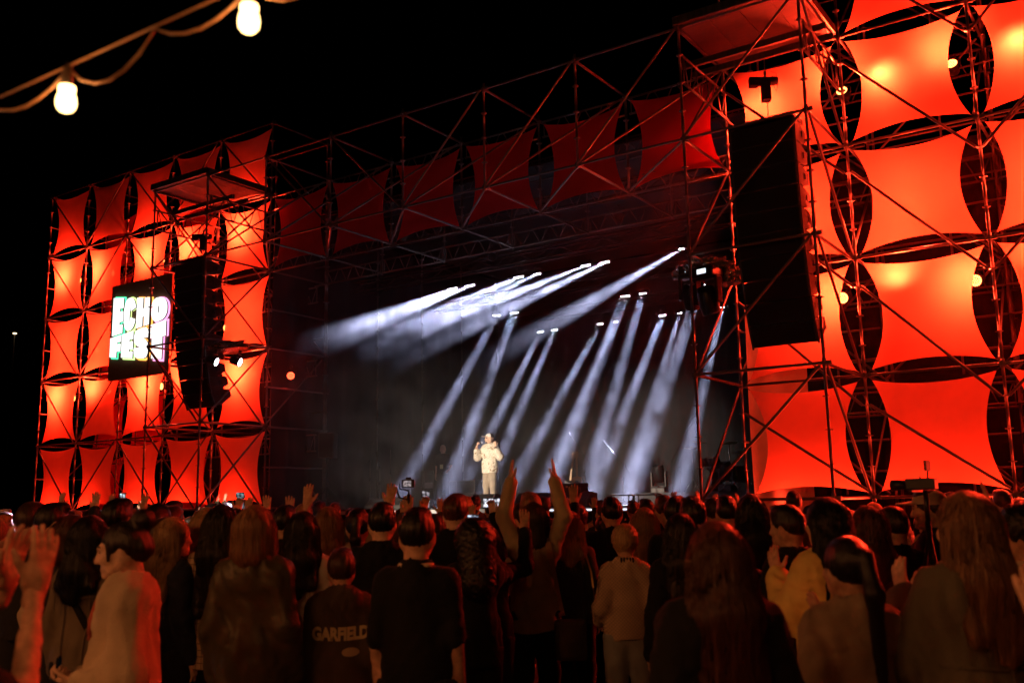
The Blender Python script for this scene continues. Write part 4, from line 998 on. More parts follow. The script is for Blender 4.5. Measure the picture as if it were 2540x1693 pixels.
# ---- poses: elbow, wrist, hand direction, palm normal for each side (s = -1 left, +1 right), facing +Y, height 1.72
def arm(kind, s):
    A = {'down': ((.188,-.035,1.13),(.200,.05,.885),(.05,.2,-1),(-1,0,0),.55),
         'bag': ((.205,-.06,1.14),(.20,.14,1.02),(-.3,.8,-.3),(0,-.3,-1),.9),
         'front': ((.205,-.01,1.13),(.09,.25,1.16),(-.5,.8,.3),(-.4,-.5,.6),.8),
         'clap': ((.205,.10,1.15),(.055,.31,1.33),(-.05,.35,1),(-1,.1,0),.15),
         'clap_hi': ((.25,.12,1.24),(.06,.30,1.50),(-.05,.25,1),(-1,.1,0),.12),
         'up': ((.265,.04,1.64),(.225,.09,1.90),(-.02,.08,1),(0,1,0),.08),
         'up_low': ((.235,.09,1.48),(.190,.17,1.74),(-.03,.1,1),(-.3,.95,0),.10),
         'up_lowide': ((.30,.07,1.49),(.43,.12,1.73),(.15,.08,1),(0,1,0),.08),
         'up_edge': ((.225,.04,1.63),(.165,.09,1.89),(-.02,.1,1),(-1,.15,0),.10),
         'hold': ((.185,-.045,1.13),(.060,.165,1.06),(-.6,.75,.1),(0,-.2,1),.8),
         'up_wide': ((.33,.04,1.60),(.42,.08,1.86),(.18,.05,1),(0,1,0),.06),
         'up_in': ((.25,.05,1.66),(.12,.10,1.92),(-.12,.05,1),(-.9,.3,0),.12),
         'wave': ((.29,.08,1.42),(.30,.14,1.68),(.0,.1,1),(0,1,0),.12),
         'phone': ((.25,.16,1.36),(.12,.30,1.57),(-.15,.35,1),(-.4,-.9,.1),.75),
         'phone_hi': ((.25,.14,1.50),(.13,.24,1.75),(-.15,.2,1),(-.4,-.9,.1),.75),
         'mic': ((.31,.08,1.17),(.21,.23,1.41),(-.45,.25,.75),(-.6,-.5,.3),1.0),
         'thumb': ((.35,.05,1.16),(.31,.17,1.40),(-.2,.0,1),(-.5,-.8,0),.75)}[kind]
    m_ = lambda v: V3(v[0]*s, v[1], v[2])
    return m_(A[0]), m_(A[1]), m_(A[2])/np.linalg.norm(A[2]), m_(A[3])/np.linalg.norm(A[3]), A[4]
def hand_prims(wr, d, nrm, s, curl, spread=0.13, thumb_out=0.6):
    d = d/np.linalg.norm(d); nrm = nrm-d*np.dot(nrm,d); nrm /= np.linalg.norm(nrm); sd = np.cross(d, nrm)*s
    # sd points to the thumb side
    if np.dot(sd, sd) == 0: sd = V3(1,0,0)
    P = []
    pa = lambda a,b_,c: wr + d*a + sd*b_ + nrm*c
    P.append(cap(pa(-.03,0,0), pa(.03,0,0), .026, .029, .015))
    for o in (-.024,-.008,.008,.024): P.append(cap(pa(.012,o*.75,0), pa(.088,o,0), .0155, .0115, .012))
    P.append(cap(pa(.015,.020,.008), pa(.05,.026,.010), .018, .014, .012))
    for o, L in ((.027,.068),(.009,.077),(-.009,.072),(-.026,.056)):
        q = pa(.088,o,0); a = o*spread/.027; c = 0.0
        for seg, r0, r1 in ((.45,.0098,.0090),(.32,.0090,.0082),(.25,.0082,.0070)):
            c += curl*(0.55 if seg > .4 else 0.95)
            v = d*math.cos(c)*math.cos(a)+sd*math.sin(a)*math.cos(c)+nrm*math.sin(c)
            e = q+v*L*seg; P.append(cap(q,e,r0,r1,.004)); q = e
    q = pa(.028,.030,.006)
    for L, out, r0, r1 in ((.042,thumb_out,.0125,.0105),(.032,thumb_out*.75,.0105,.0085)):
        v = d*math.cos(out)+sd*math.sin(out)+nrm*(.25+.4*curl); v /= np.linalg.norm(v); e = q+v*L
        P.append(cap(q,e,r0,r1,.006)); q = e
    return P
def head_prims(face=True, fem=False):
    w = .93 if fem else 1.0
    P = [ell((0,-.008,1.625),(.077*w,.098,.096),.02), ell((0,.020,1.575),(.066*w,.078,.090),.03), ell((0,.045,1.522),(.045*w,.045,.034),.025),
         cap((0,-.020,1.54),(0,-.035,1.40),.056*w,.066*w,.03)]
    P += [cap((.035*w,.045,1.535),(.062*w,-.01,1.565),.02,.02,.03), cap((-.035*w,.045,1.535),(-.062*w,-.01,1.565),.02,.02,.03)]
    if face:
        P += [cap((0,.098,1.612),(0,.112,1.573),.009,.0135,.012), ell((.012,.104,1.569),(.009,.010,.008),.008), ell((-.012,.104,1.569),(.009,.010,.008),.008),
              cap((.045*w,.078,1.632),(.012,.096,1.630),.010,.010,.015), cap((-.045*w,.078,1.632),(-.012,.096,1.630),.010,.010,.015),
              cap((-.020,.089,1.540),(.020,.089,1.540),.0085,.0085,.008), cap((-.016,.088,1.529),(.016,.088,1.529),.009,.009,.008),
              ell((0,.082,1.503),(.022,.018,.016),.02), ell((.045*w,.065,1.580),(.024,.022,.020),.025), ell((-.045*w,.065,1.580),(.024,.022,.020),.025),
              sub((.031*w,.100,1.612),(.017,.016,.012),.012), sub((-.031*w,.100,1.612),(.017,.016,.012),.012),
              ell((.031*w,.082,1.611),(.0125,.012,.0115),.004), ell((-.031*w,.082,1.611),(.0125,.012,.0115),.004)]
    for s in (-1,1):
        P += [ell((s*.079*w,-.002,1.590),(.010,.020,.032),.008,rotz(-s*.35)), ell((s*.076*w,.004,1.566),(.010,.010,.012),.008)]
    return P
def body_net(poseL, poseR, fem=False, near=False, face=True, head_tilt=None, hands=True, hN=None):
    sw = .130 if fem else .152
    P = [cap((0,0,.95),(0,.0,1.30),.125 if fem else .13,.145 if fem else .155,.06,.68), cap((-sw*.8,-.005,1.375),(sw*.8,-.005,1.375),.06,.06,.06),
         cap((0,-.02,1.36),(0,-.028,1.48),.058,.052,.04)]
    hands_P = []; 
    for s, kind in ((-1,poseL),(1,poseR)):
        e, wv, d, nr, curl = arm(kind, s)
        P += [cap((s*sw,-.005,1.385),e,.050,.040,.04), cap(e,wv,.040,.027,.03), cap((s*.09,0,.93),(s*.10,.02,.50),.085,.055,.05), cap((s*.10,.02,.50),(s*.10,-.02,.09),.055,.040,.03), cap((s*.10,-.03,.05),(s*.11,.13,.035),.042,.035,.03)]
        if not hands: P.append(cap(wv, wv+d*.12, .03,.02,.02))
        else: hands_P.append(hand_prims(wv, d, nr, -s if False else s, curl))
    nets = [field_mesh(P, .03)]
    hp = head_prims(face, fem)
    nets.append(field_mesh(hp, .008 if near else .012))
    if head_tilt is not None:
        p, q = nets[-1]; c = V3(0,-.02,1.49); Rm = rotz(head_tilt[0])@rotx(head_tilt[1])@roty(head_tilt[2] if len(head_tilt)>2 else 0)
        t = np.clip((p[:,2]-1.43)/.09,0,1)[:,None]; nets[-1] = (p*(1-t)+((p-c)@Rm.T+c)*t, q)
    for hp_ in hands_P: nets.append(field_mesh(hp_, hN or (.0055 if near else .008)))
    return join_nets(*nets)
def top_net(poseL, poseR, kind, fem=False, seed=1, h=.018, sleeve=1.0, hem=None, loose=0.0):
    sw = .128 if fem else .150; lo = loose
    hem = {'tee':.88,'jacket':.84,'coat':.55,'hoodie':.86,'sweater':.86,'shirt':.80,'blazer':.80}[kind] if hem is None else hem
    t = {'tee':.008,'jacket':.020,'coat':.024,'hoodie':.022,'sweater':.018,'shirt':.014,'blazer':.014}[kind]+lo*.6
    wa = .122 if fem else .135; hip = .150 if fem else .148
    P = [cap((0,0,hem-.03),(0,0,1.0),hip+t+(.03 if kind in ('coat','blazer') else .01),hip+t,.06,.72), cap((0,0,1.0),(0,.0,1.29),wa+t,.146+t*.7 if not fem else .130+t*.7,.08,.70),
         cap((-sw*.75,-.008,1.378),(sw*.75,-.008,1.378),.058+t*.5,.058+t*.5,.09), cap((0,-.015,1.36),(0,-.03,1.455),.085+t*.4,.068+t*.4,.05)]
    for s, k in ((-1,poseL),(1,poseR)):
        e, wv, d, nr, c = arm(k, s); A = V3(s*sw,-.005,1.385)
        P.append(cap(A,A+(e-A)*min(1,sleeve*2),.050+t*.65,.040+t*.75,.06))
        if sleeve > .5: P.append(cap(e,e+(wv-e)*min(1,(sleeve-.5)*2)*.97,.040+t*.8,.031+t*.8,.035))
    if kind == 'hoodie': P += [ell((0,-.085,1.43),(.115,.060,.085),.04), ell((0,.02,1.44),(.105,.07,.05),.03)]
    if kind in ('jacket','coat','blazer','shirt'): P += [cap((-.06,-.06,1.462),(.06,-.06,1.462),.030,.030,.02), cap((-.07,-.05,1.458),(-.075,.05,1.42),.026,.022,.02), cap((.07,-.05,1.458),(.075,.05,1.42),.026,.022,.02)]
    w1 = waves(seed, .011 if kind != 'tee' else .007, .13); w2 = waves(seed+9, .006, .055, 3, .9)
    def disp(X,Y,Z): return w1(X,Y,Z)+w2(X,Y,Z)
    def cut(X,Y,Z): return np.maximum(hem-Z+0.012*np.sin(X*14+seed)+0*Y, .070-np.sqrt((X/.95)**2+((Y+.018)/1.0)**2+((Z-1.53)/1.5)**2))
    return field_mesh(P, h, disp, cut)
def legs_net(seed=1, h=.024, wide=0.0, fem=False):
    P = [cap((-.05,0,.93),(.05,0,.93),.108,.108,.06,.85)]
    for s in (-1,1): P += [cap((s*.09,0,.92),(s*.10,.02,.50),.100+wide,.072+wide,.05), cap((s*.10,.02,.50),(s*.105,-.01,.07),.072+wide,.058+wide*1.2,.04)]
    w1 = waves(seed, .008, .14, 4, .35)
    return field_mesh(P, h, w1, lambda X,Y,Z: np.maximum(.05-Z, Z-.955)+0*X+0*Y)
def strands(t, hair_obj, seed, n=150, L=1.2, m_=None, r=.0012):
    """loose locks lying on the hair and hanging past its ends"""
    me = hair_obj.data; bvh = BVHTree.FromPolygons([v.co.copy() for v in me.vertices], [tuple(p.vertices) for p in me.polygons])
    rnd = random.Random(seed); b = bmesh.new()
    for i in range(n):
        a = rnd.uniform(-2.3,2.3); z = rnd.uniform(1.55,1.715); end = max(L - .07 + rnd.uniform(-.03,.14), 1.0); pts = []; w = rnd.uniform(-.25,.25); ph = rnd.uniform(0,6); off = rnd.uniform(.001,.006)
        last = None
        while z > end:
            aa = a + w*(1.7-z) + .05*math.sin(z*17+ph); d = Vector((math.sin(aa), -math.cos(aa), 0)); o = Vector((0,-.04,z))
            h_ = bvh.ray_cast(o+d*.6, -d)
            if h_[0] is not None and (h_[0]-o).length < .28: last = h_[0]+d*off; pts.append(last.copy())
            elif last is not None: last = last+Vector((d.x*.002*math.sin(ph),d.y*.002,-.022)); last.z = z; pts.append(last.copy())
            z -= .022
            if len(pts) > 1 and h_[0] is None and len(pts) % 3 == 0 and rnd.random() < .35: break
        if len(pts) > 5: bm_path(b, pts, r, 3, [r*(1-.6*k/len(pts)) for k in range(len(pts))])
    o = obj('loose_hair', new_me('loose_hair', b, m_), None, t); o['kind'] = 'stuff'; return o
def hair_net(kind, seed=1, h=.012, length=None):
    rnd = random.Random(seed); c = (0,-.012,1.628); ph = rnd.uniform(0,6)
    base = [ell(c,(.090,.108,.107),.02)]
    sl = []; fr = [sub((0,.125,1.545),(.085,.085,.115),.03)]
    cut = None; amp = .0018; fq = 27
    if kind == 'short':
        cut = lambda X,Y,Z: np.maximum(1.545-Z-.25*np.clip(-Y-.02,0,.2)+.35*np.clip(Y,0,.2), -1)+0*X; amp = .003; fr = [sub((0,.14,1.55),(.10,.085,.105),.02)] 
        base = [ell(c,(.0865,.104,.103),.02), ell((0,.05,1.705),(.06,.05,.03),.03)]
    elif kind == 'fade':
        base = [ell((0,-.010,1.630),(.0835,.1025,.1010),.02), ell((0,.02,1.70),(.068,.075,.040),.04)]; amp = .0015; fr = [sub((0,.14,1.55),(.10,.085,.105),.02)]
        cut = lambda X,Y,Z: 1.552-Z-.25*np.clip(-Y-.02,0,.2)+.45*np.clip(Y,0,.2)+0*X
    elif kind == 'long':
        L = length or 1.20
        sl = [cap((0,-.075,1.60),(0,-.125,1.42),.082,.080,.05,.55), cap((0,-.125,1.42),(rnd.uniform(-.02,.02),-.14,L),.080,.050,.05,.5),
              cap((-.075,-.03,1.60),(-.088,-.055,1.42),.036,.04,.04), cap((.075,-.03,1.60),(.088,-.055,1.42),.036,.04,.04),
              cap((-.075,-.06,1.42),(-.085,-.12,L+.05),.045,.035,.05), cap((.075,-.06,1.42),(.085,-.12,L+.05),.045,.035,.05)]
    elif kind == 'bob':
        L = length or 1.46
        sl = [cap((0,-.06,1.60),(0,-.075,L+.035),.086,.088,.05,.75), cap((-.072,-.01,1.60),(-.080,-.01,L+.02),.040,.045,.04), cap((.072,-.01,1.60),(.080,-.01,L+.02),.040,.045,.04)]
    elif kind == 'ponytail':
        L = length or 1.22
        base = [ell(c,(.085,.103,.102),.02)]
        sl = [ell((0,-.105,1.645),(.034,.036,.036),.025), cap((0,-.125,1.65),(0,-.168,1.52),.030,.034,.03,.9), cap((0,-.168,1.52),(.012,-.160,L),.034,.018,.03,.8)]
        cut0 = 1.53
    elif kind == 'bun':
        base = [ell(c,(.084,.103,.102),.02)]; fr = [sub((0,.140,1.55),(.10,.100,.120),.02)]+[sub((s_*.09,.012,1.572),(.035,.034,.042),.012) for s_ in (-1,1)]; sl = [ell((0,-.095,1.722),(.056,.052,.050),.02), ell((.0,-.085,1.60),(.06,.04,.045),.04), cap((.072,.055,1.64),(.074,.060,1.50),.008,.004,.01), cap((-.072,.055,1.64),(-.074,.060,1.50),.008,.004,.01)]
    elif kind == 'curly':
        base = [ell((0,-.012,1.632),(.100,.116,.112),.02)]; amp = .0; 
        cut = lambda X,Y,Z: 1.52-Z+.2*np.clip(Y,0,.2)+0*X
    elif kind == 'curly_long':
        base = [ell((0,-.02,1.62),(.118,.125,.125),.02)]; sl = [cap((0,-.07,1.58),(0,-.11,1.34),.125,.115,.06,.75)]; amp = 0
    def disp(X,Y,Z):
        a = np.arctan2(X, -(Y-.03)); z = Z*3.0
        r = amp*(np.sin(fq*a+ph+1.3*np.sin(z*2.1+ph)) + .6*np.sin(fq*1.9*a-ph+1.7*np.sin(z*1.7)))
        if 'curly' in kind: r = r+.010*np.sin(62*X+9*np.sin(30*Z))*np.sin(58*Y+7*np.sin(33*X))*np.sin(55*Z+8*np.sin(29*Y))
        return r + waves(seed, .004 if kind not in ('short','fade') else .0012, .09)(X,Y,Z)
    prims = base+sl+fr
    if kind in ('ponytail','bun'):
        cut = lambda X,Y,Z: np.where(Y > -.11, 1.545-Z-.15*np.clip(-Y-.02,0,.2)+.35*np.clip(Y,0,.2), -1)+0*X
    return field_mesh(prims, h, disp, cut)

# ---- materials of the crowd
def hair_mat(name, col, rough=.36):
    if name in MATS: return MATS[name]
    m_ = mat(name, col, rough, spec=.42, var=.45, vscale=9, stretch=(9,9,.7), bump=.55, bscale=22); 
    return m_
HAIR = {'black': hair_mat('hair_black',(.006,.005,.0045)), 'dark': hair_mat('hair_dark_brown',(.014,.008,.006)), 'brown': hair_mat('hair_brown',(.042,.020,.011)),
        'auburn': hair_mat('hair_auburn',(.075,.025,.014)), 'light': hair_mat('hair_light_brown',(.24,.12,.06)), 'blonde': hair_mat('hair_blonde',(.36,.22,.11)), 'grey': hair_mat('hair_grey',(.30,.27,.24))}
def skin(name, col): return mat(name, col, .62, spec=.3, var=.22, vscale=38, bump=.35, bscale=120)
SKIN = [skin('skin_a',(.58,.35,.25)), skin('skin_b',(.50,.29,.20)), skin('skin_c',(.64,.42,.32))]
def cloth(name, col, rough=.85, bump=.35, bscale=120, var=.18, vscale=6, sheen=.05): return mat(name, col, rough, spec=.25, var=var, vscale=vscale, bump=bump, bscale=bscale, sheen=sheen)
CL = {'black': cloth('black_cloth',(.006,.006,.0065)), 'charcoal': cloth('charcoal_cloth',(.022,.022,.024)), 'grey': cloth('grey_cloth',(.10,.10,.10)), 'olive': cloth('olive_cloth',(.085,.080,.050)),
      'denim': cloth('denim',(.06,.075,.10),bscale=220), 'denim_light': cloth('light_denim',(.30,.32,.34),bscale=220), 'beige': cloth('beige_cloth',(.56,.45,.33)), 'white': cloth('white_cloth',(.66,.62,.57)), 'navy': cloth('navy_cloth',(.018,.022,.045)),
      'brown': cloth('brown_cloth',(.10,.055,.03)), 'taupe': cloth('taupe_knit',(.40,.31,.23),bump=.6,bscale=160), 'red': cloth('red_cloth',(.30,.04,.03)), 'yellow': cloth('yellow_cloth',(.85,.62,.20)), 'green': cloth('green_cloth',(.06,.09,.05)), 'cream': cloth('cream_cloth',(.68,.57,.44))}
M_EYE = mat('eye_dark',(.01,.008,.008),.2); M_LIP = mat('lips',(.30,.10,.08),.45)
# ================================================================== CROWD
from mathutils.bvhtree import BVHTree
SINGER = Vector((15.05, 3.0, DECK))
NETS = {}
def cached(key, fn):
    if key not in NETS: NETS[key] = fn()
    return NETS[key]
def tilt_pts(p, tilt):
    c = V3(0,-.02,1.49); Rm = rotz(tilt[0])@rotx(tilt[1])@roty(tilt[2] if len(tilt) > 2 else 0)
    t = np.clip((p[:,2]-1.43)/.09,0,1)[:,None]; return p*(1-t)+((p-c)@Rm.T+c)*t
def over(o, m_): o.material_slots[0].link = 'OBJECT'; o.material_slots[0].material = m_; return o
def ground_pt(u, D):
    p = ray_pt(u, 1155, D); return Vector((p.x, p.y, 0))
def facing(loc, off_deg, base=None):
    d = (base or SINGER) - loc; return math.atan2(-d.x, d.y) + R(off_deg)
def eyes(t, tilt, fem, mouth=False):
    w_ = .93 if fem else 1.0; P = []; 
    for s in (-1,1): P.append(ell((s*.031*w_,.0915,1.611),(.0085,.005,.006),.001))
    net = field_mesh(P, .002); net = (tilt_pts(net[0], tilt) if tilt else net[0], net[1]); obj('eyes', net_mesh('eyes', net, M_EYE), None, t)
    P = [cap((s*.045*w_,.087,1.634),(s*.016,.101,1.637),.004,.005,.004) for s in (-1,1)]
    net = field_mesh(P, .0028); net = (tilt_pts(net[0], tilt) if tilt else net[0], net[1]); obj('eyebrows', net_mesh('eyebrows', net, HAIR['dark']), None, t)
    if mouth:
        P = [ell((0,.0965,1.5345),(.019,.006,.0075),.001)]
        net = field_mesh(P, .0025); net = (tilt_pts(net[0], tilt) if tilt else net[0], net[1]); obj('lips', net_mesh('lips', net, M_LIP), None, t)
PEOPLE = []
def person(label, u, D, vt=None, H=None, fem=True, hair='long', hc='dark', top='jacket', tc='black', legs='charcoal', pL='down', pR='down', yaw=0, near=True, tilt=None, group=None, sleeve=1.0, face=True, loose=0.0, hair_len=None, skin_=None, loc=None, hem=None, seed=None, base=None, eyes_=False, hands=True, wide=0.0):
    p = Vector(loc) if loc is not None else ground_pt(u, D)
    if H is None: H = ray_pt(u, vt, D).z - p.z if vt is not None else random.gauss(1.66 if fem else 1.76, .05)
    seed = seed if seed is not None else len(PEOPLE)+11
    k = H/1.735
    t = thing('person', label, 'person', p, facing(p, yaw, base), group); t.scale = (k,k,k)
    t['_pL'] = pL; t['_pR'] = pR
    sm = skin_ or SKIN[len(PEOPLE)%3]
    if near:
        bd = net_mesh('body', body_net(pL,pR,fem,True,face,tilt,hands), sm); tp = net_mesh('top', top_net(pL,pR,top,fem,seed,.0145,sleeve,hem,loose), CL[tc] if isinstance(tc,str) else tc)
        lg = net_mesh('trousers', legs_net(seed,.022,wide,fem), CL[legs] if isinstance(legs,str) else legs)
        obj('body', bd, None, t); o_top = obj(top if top not in ('tee','shirt') else {'tee':'t_shirt','shirt':'shirt'}[top], tp, None, t); obj('trousers', lg, None, t)
        if hair:
            hn = hair_net(hair, seed, .0095, hair_len)
            if tilt: hn = (tilt_pts(hn[0], tilt), hn[1])
            ho = obj('hair', net_mesh('hair', hn, HAIR[hc]), None, t)
            if hair in ('long','bob') and D and D < 7.8: strands(t, ho, seed, 330 if hair == 'long' else 220, (hair_len or 1.2) if hair == 'long' else (hair_len or 1.46)-.02, HAIR[hc])
    else:
        vs = seed % 3
        bd = cached(('b',pL,pR,fem,face), lambda: net_mesh('body', body_net(pL,pR,fem,False,face,None,True,.008), SKIN[0]))
        tp = cached(('t',pL,pR,top,fem,vs,sleeve), lambda: net_mesh('top', top_net(pL,pR,top,fem,vs+3,.024,sleeve), CL['black']))
        lg = cached(('l',vs), lambda: net_mesh('trousers', legs_net(vs,.035), CL['black']))
        over(obj('body', bd, None, t), sm); o_top = over(obj({'tee':'t_shirt'}.get(top,top), tp, None, t), CL[tc]); over(obj('trousers', lg, None, t), CL[legs])
        if hair:
            hv = seed % 3
            hm = cached(('h',hair,hv), lambda: net_mesh('hair', hair_net(hair, hv+2, .013), HAIR['dark'])); over(obj('hair', hm, None, t), HAIR[hc])
    if eyes_: eyes(t, tilt, fem, True)
    PEOPLE.append((t, p, H)); t['_top'] = o_top.name
    for key in ('_pL','_pR','_top'): pass
    return t
def local_matrix(t): return Matrix.Translation(t.location) @ Matrix.Rotation(t.rotation_euler.z, 4, 'Z') @ Matrix.Diagonal((*t.scale, 1))
def top_bvh(t):
    me = bpy.data.objects[t['_top']].data; return BVHTree.FromPolygons([v.co.copy() for v in me.vertices], [tuple(p.vertices) for p in me.polygons])
def on_back(bvh, x, z, off=.006, sgn=1):
    h_ = bvh.ray_cast(Vector((x,-1.2*sgn,z)), Vector((0,sgn,0)))
    return h_[0] + Vector((0,-off*sgn,0)) if h_[0] is not None else Vector((x,-.16*sgn,z))
def strap(t, pts, width, m_, name='strap', sgn=1, over_shoulder=True):
    """flat band lying on the clothing, given as (x, z) stations on the back"""
    bvh = top_bvh(t); P = []
    for (xa,za),(xb,zb) in zip(pts, pts[1:]):
        for k in range(5): s = k/5; P.append(on_back(bvh, xa+(xb-xa)*s, za+(zb-za)*s, .008, sgn))
    P.append(on_back(bvh, *pts[-1], .008, sgn))
    b = bmesh.new(); rows = []
    for i, p in enumerate(P):
        d = (P[min(i+1,len(P)-1)]-P[max(i-1,0)]).normalized(); n = Vector((0,-sgn,0)); sd = d.cross(n).normalized()
        rows.append([b.verts.new(p+sd*(e*width/2)+n*q) for e,q in ((-1,0),(-1,.004),(1,.004),(1,0))])
    for a,c in zip(rows,rows[1:]):
        for k in range(4): b.faces.new((a[k],a[(k+1)%4],c[(k+1)%4],c[k]))
    b.faces.new(rows[0]); b.faces.new(rows[-1][::-1])
    return obj(name, new_me(name, b, m_), None, t)
M_PHONE = mat('phone_black',(.012,.012,.014),.25,coat=.5)
def phone_at(t, side, label, landscape=False, screen=(.55,.6,.75), estr=1.6, group='phones held up in the crowd', toward=True, scale=1.0):
    e, wr, d, nr, c = arm(t['_pR'] if side > 0 else t['_pL'], side); M = local_matrix(t)
    p = M @ Vector(wr + d*.115)
    o = thing('phone', label, 'phone', p, 0, group)
    # screen faces the holder
    y = (Vector((t.location.x,t.location.y,p.z))-p).normalized(); x = y.cross(Vector((0,0,1))).normalized(); z = x.cross(y)
    if landscape: x, z = z, -x
    o.rotation_mode = 'QUATERNION'; o.rotation_quaternion = Matrix((x,-y*-1,z)).transposed().to_quaternion(); o.scale = (scale,)*3
    obj('case', box_mesh('case', (-.037,-.004,-.076), (.037,.004,.076), M_PHONE, .004), None, o)
    scr = obj('screen', box_mesh('screen', (-.0335,.0042,-.071), (.0335,.0052,.071), screen_mat(screen, estr)), None, o)
    obj('camera_bump', box_mesh('camera_bump', (-.032,-.0065,.042), (-.004,-.0042,.070), M_BLACKMETAL, .001), None, o)
    return o
def screen_mat(col, s):
    nm = 'screen_%02d%02d%02d_%d' % (col[0]*99, col[1]*99, col[2]*99, s*10)
    if nm in MATS: return MATS[nm]
    m_ = emitter(nm, col, s); nt = m_.node_tree; e = [n for n in nt.nodes if n.type == 'EMISSION'][0]
    tc = nt.nodes.new('ShaderNodeTexCoord'); n = nt.nodes.new('ShaderNodeTexNoise'); n.inputs['Scale'].default_value = 38; nt.links.new(tc.outputs['Object'], n.inputs['Vector'])
    cr = nt.nodes.new('ShaderNodeValToRGB'); cr.color_ramp.elements[0].position = .38; cr.color_ramp.elements[0].color = (.01,.01,.015,1); cr.color_ramp.elements[1].position = .62; cr.color_ramp.elements[1].color = (*col,1)
    nt.links.new(n.outputs['Fac'], cr.inputs[0]); nt.links.new(cr.outputs[0], e.inputs[0]); return m_

# ---- special cloths
def pattern_cloth(name, kind, c1, c2, scale, rough=.85, rot=0.0, sharp=(.86,.93), bump=.4):
    m_ = cloth(name, c1); nt = m_.node_tree; L = nt.links; p = nt.nodes['Principled BSDF']
    tc = nt.nodes.new('ShaderNodeTexCoord'); mp = nt.nodes.new('ShaderNodeMapping'); mp.inputs['Rotation'].default_value = (0,rot,0); L.new(tc.outputs['Object'], mp.inputs[0])
    outs = []
    for ax in ('X','Z'):
        w_ = nt.nodes.new('ShaderNodeTexWave'); w_.wave_type = 'BANDS'; w_.bands_direction = ax; w_.inputs['Scale'].default_value = scale; w_.inputs['Distortion'].default_value = 1.2 if kind == 'plaid' else .2; w_.inputs['Detail Scale'].default_value = .6
        L.new(mp.outputs[0], w_.inputs['Vector'])
        r_ = nt.nodes.new('ShaderNodeMapRange'); r_.inputs[1].default_value = sharp[0]; r_.inputs[2].default_value = sharp[1]; L.new(w_.outputs['Fac'], r_.inputs[0]); outs.append(r_.outputs[0])
    mx = nt.nodes.new('ShaderNodeMath'); mx.operation = 'MAXIMUM'; L.new(outs[0], mx.inputs[0]); L.new(outs[1], mx.inputs[1])
    mc = nt.nodes.new('ShaderNodeMix'); mc.data_type = 'RGBA'; mc.inputs[6].default_value = (*c1,1); mc.inputs[7].default_value = (*c2,1); L.new(mx.outputs[0], mc.inputs[0]); L.new(mc.outputs[2], p.inputs['Base Color'])
    if kind == 'quilt':
        bp = nt.nodes.new('ShaderNodeBump'); bp.inputs['Strength'].default_value = .9; bp.inputs['Distance'].default_value = .012; bp.invert = True; L.new(mx.outputs[0], bp.inputs['Height']); L.new(bp.outputs[0], p.inputs['Normal'])
    return m_
CL['plaid'] = pattern_cloth('plaid_shirt', 'plaid', (.50,.38,.27), (.12,.07,.05), 8.5, sharp=(.93,.99))
CL['plaid_dark'] = pattern_cloth('dark_checked_shirt', 'plaid', (.010,.010,.012), (.09,.07,.05), 13.0, sharp=(.93,.99))
CL['quilt'] = pattern_cloth('quilted_jacket', 'quilt', (.80,.60,.44), (.60,.44,.32), 17.0, rot=.785, sharp=(.80,.98))
CL['satin'] = cloth('olive_satin', (.070,.058,.034), rough=.38, bump=.15, bscale=40, sheen=0)
def camo(name):
    m_ = cloth(name, (.62,.55,.44)); nt = m_.node_tree; L = nt.links; p = nt.nodes['Principled BSDF']; tc = nt.nodes.new('ShaderNodeTexCoord')
    n = nt.nodes.new('ShaderNodeTexNoise'); n.inputs['Scale'].default_value = 9; n.inputs['Detail'].default_value = 6; n.inputs['Distortion'].default_value = 1.6; L.new(tc.outputs['Object'], n.inputs['Vector'])
    cr = nt.nodes.new('ShaderNodeValToRGB'); el = cr.color_ramp.elements; el[0].position = .36; el[0].color = (.22,.15,.07,1); el[1].position = .43; el[1].color = (.66,.60,.50,1)
    e = el.new(.52); e.color = (.70,.66,.58,1); e = el.new(.545); e.color = (.30,.24,.15,1); e = el.new(.565); e.color = (.68,.63,.54,1)
    L.new(n.outputs['Fac'], cr.inputs[0]); L.new(cr.outputs[0], p.inputs['Base Color']); return m_
CL['camo'] = camo('pale_patterned_shirt')

# ================================================================== ON STAGE
def cap_parts(t, tilt, front, back, brim_m, name='cap'):
    dome = [ell((0,-.004,1.655),(.0925,.110,.085),.01)]
    for nm, m_, cut in (('cap_front', front, lambda X,Y,Z: np.maximum(1.645-Z, .005-Y)+0*X), ('cap_back', back, lambda X,Y,Z: np.maximum(1.640-Z, Y-.004)+0*X)):
        n = field_mesh(dome, .008, None, cut); n = (tilt_pts(n[0], tilt) if tilt else n[0], n[1]); obj(nm, net_mesh(nm, n, m_), None, t)
    n = field_mesh([ell((0,.125,1.648),(.078,.085,.009),.01), ell((0,.09,1.654),(.082,.05,.012),.01)], .006, lambda X,Y,Z: .35*X**2*8*.12, None); n = (tilt_pts(n[0], tilt) if tilt else n[0], n[1]); obj('cap_brim', net_mesh('cap_brim', n, brim_m), None, t)
TL = (-.55, .08)
sgr = person('singer in a pale patterned shirt and cap holding a microphone on stage', 0, 0, H=1.80, fem=False, hair=None, top='shirt', tc='camo', legs=cloth('stone_trousers',(.34,.28,.22)), pL='thumb', pR='mic', loc=SINGER, yaw=0, base=SINGER+Vector((-.25,-5,0)), near=True, tilt=TL, loose=.065, hem=.80, sleeve=.80, skin_=SKIN[2], wide=.006)
cap_parts(sgr, TL, mat('cap_white',(.75,.74,.72),.7), mat('cap_mesh',(.03,.03,.035),.7), mat('cap_brim_tan',(.55,.42,.28),.7))
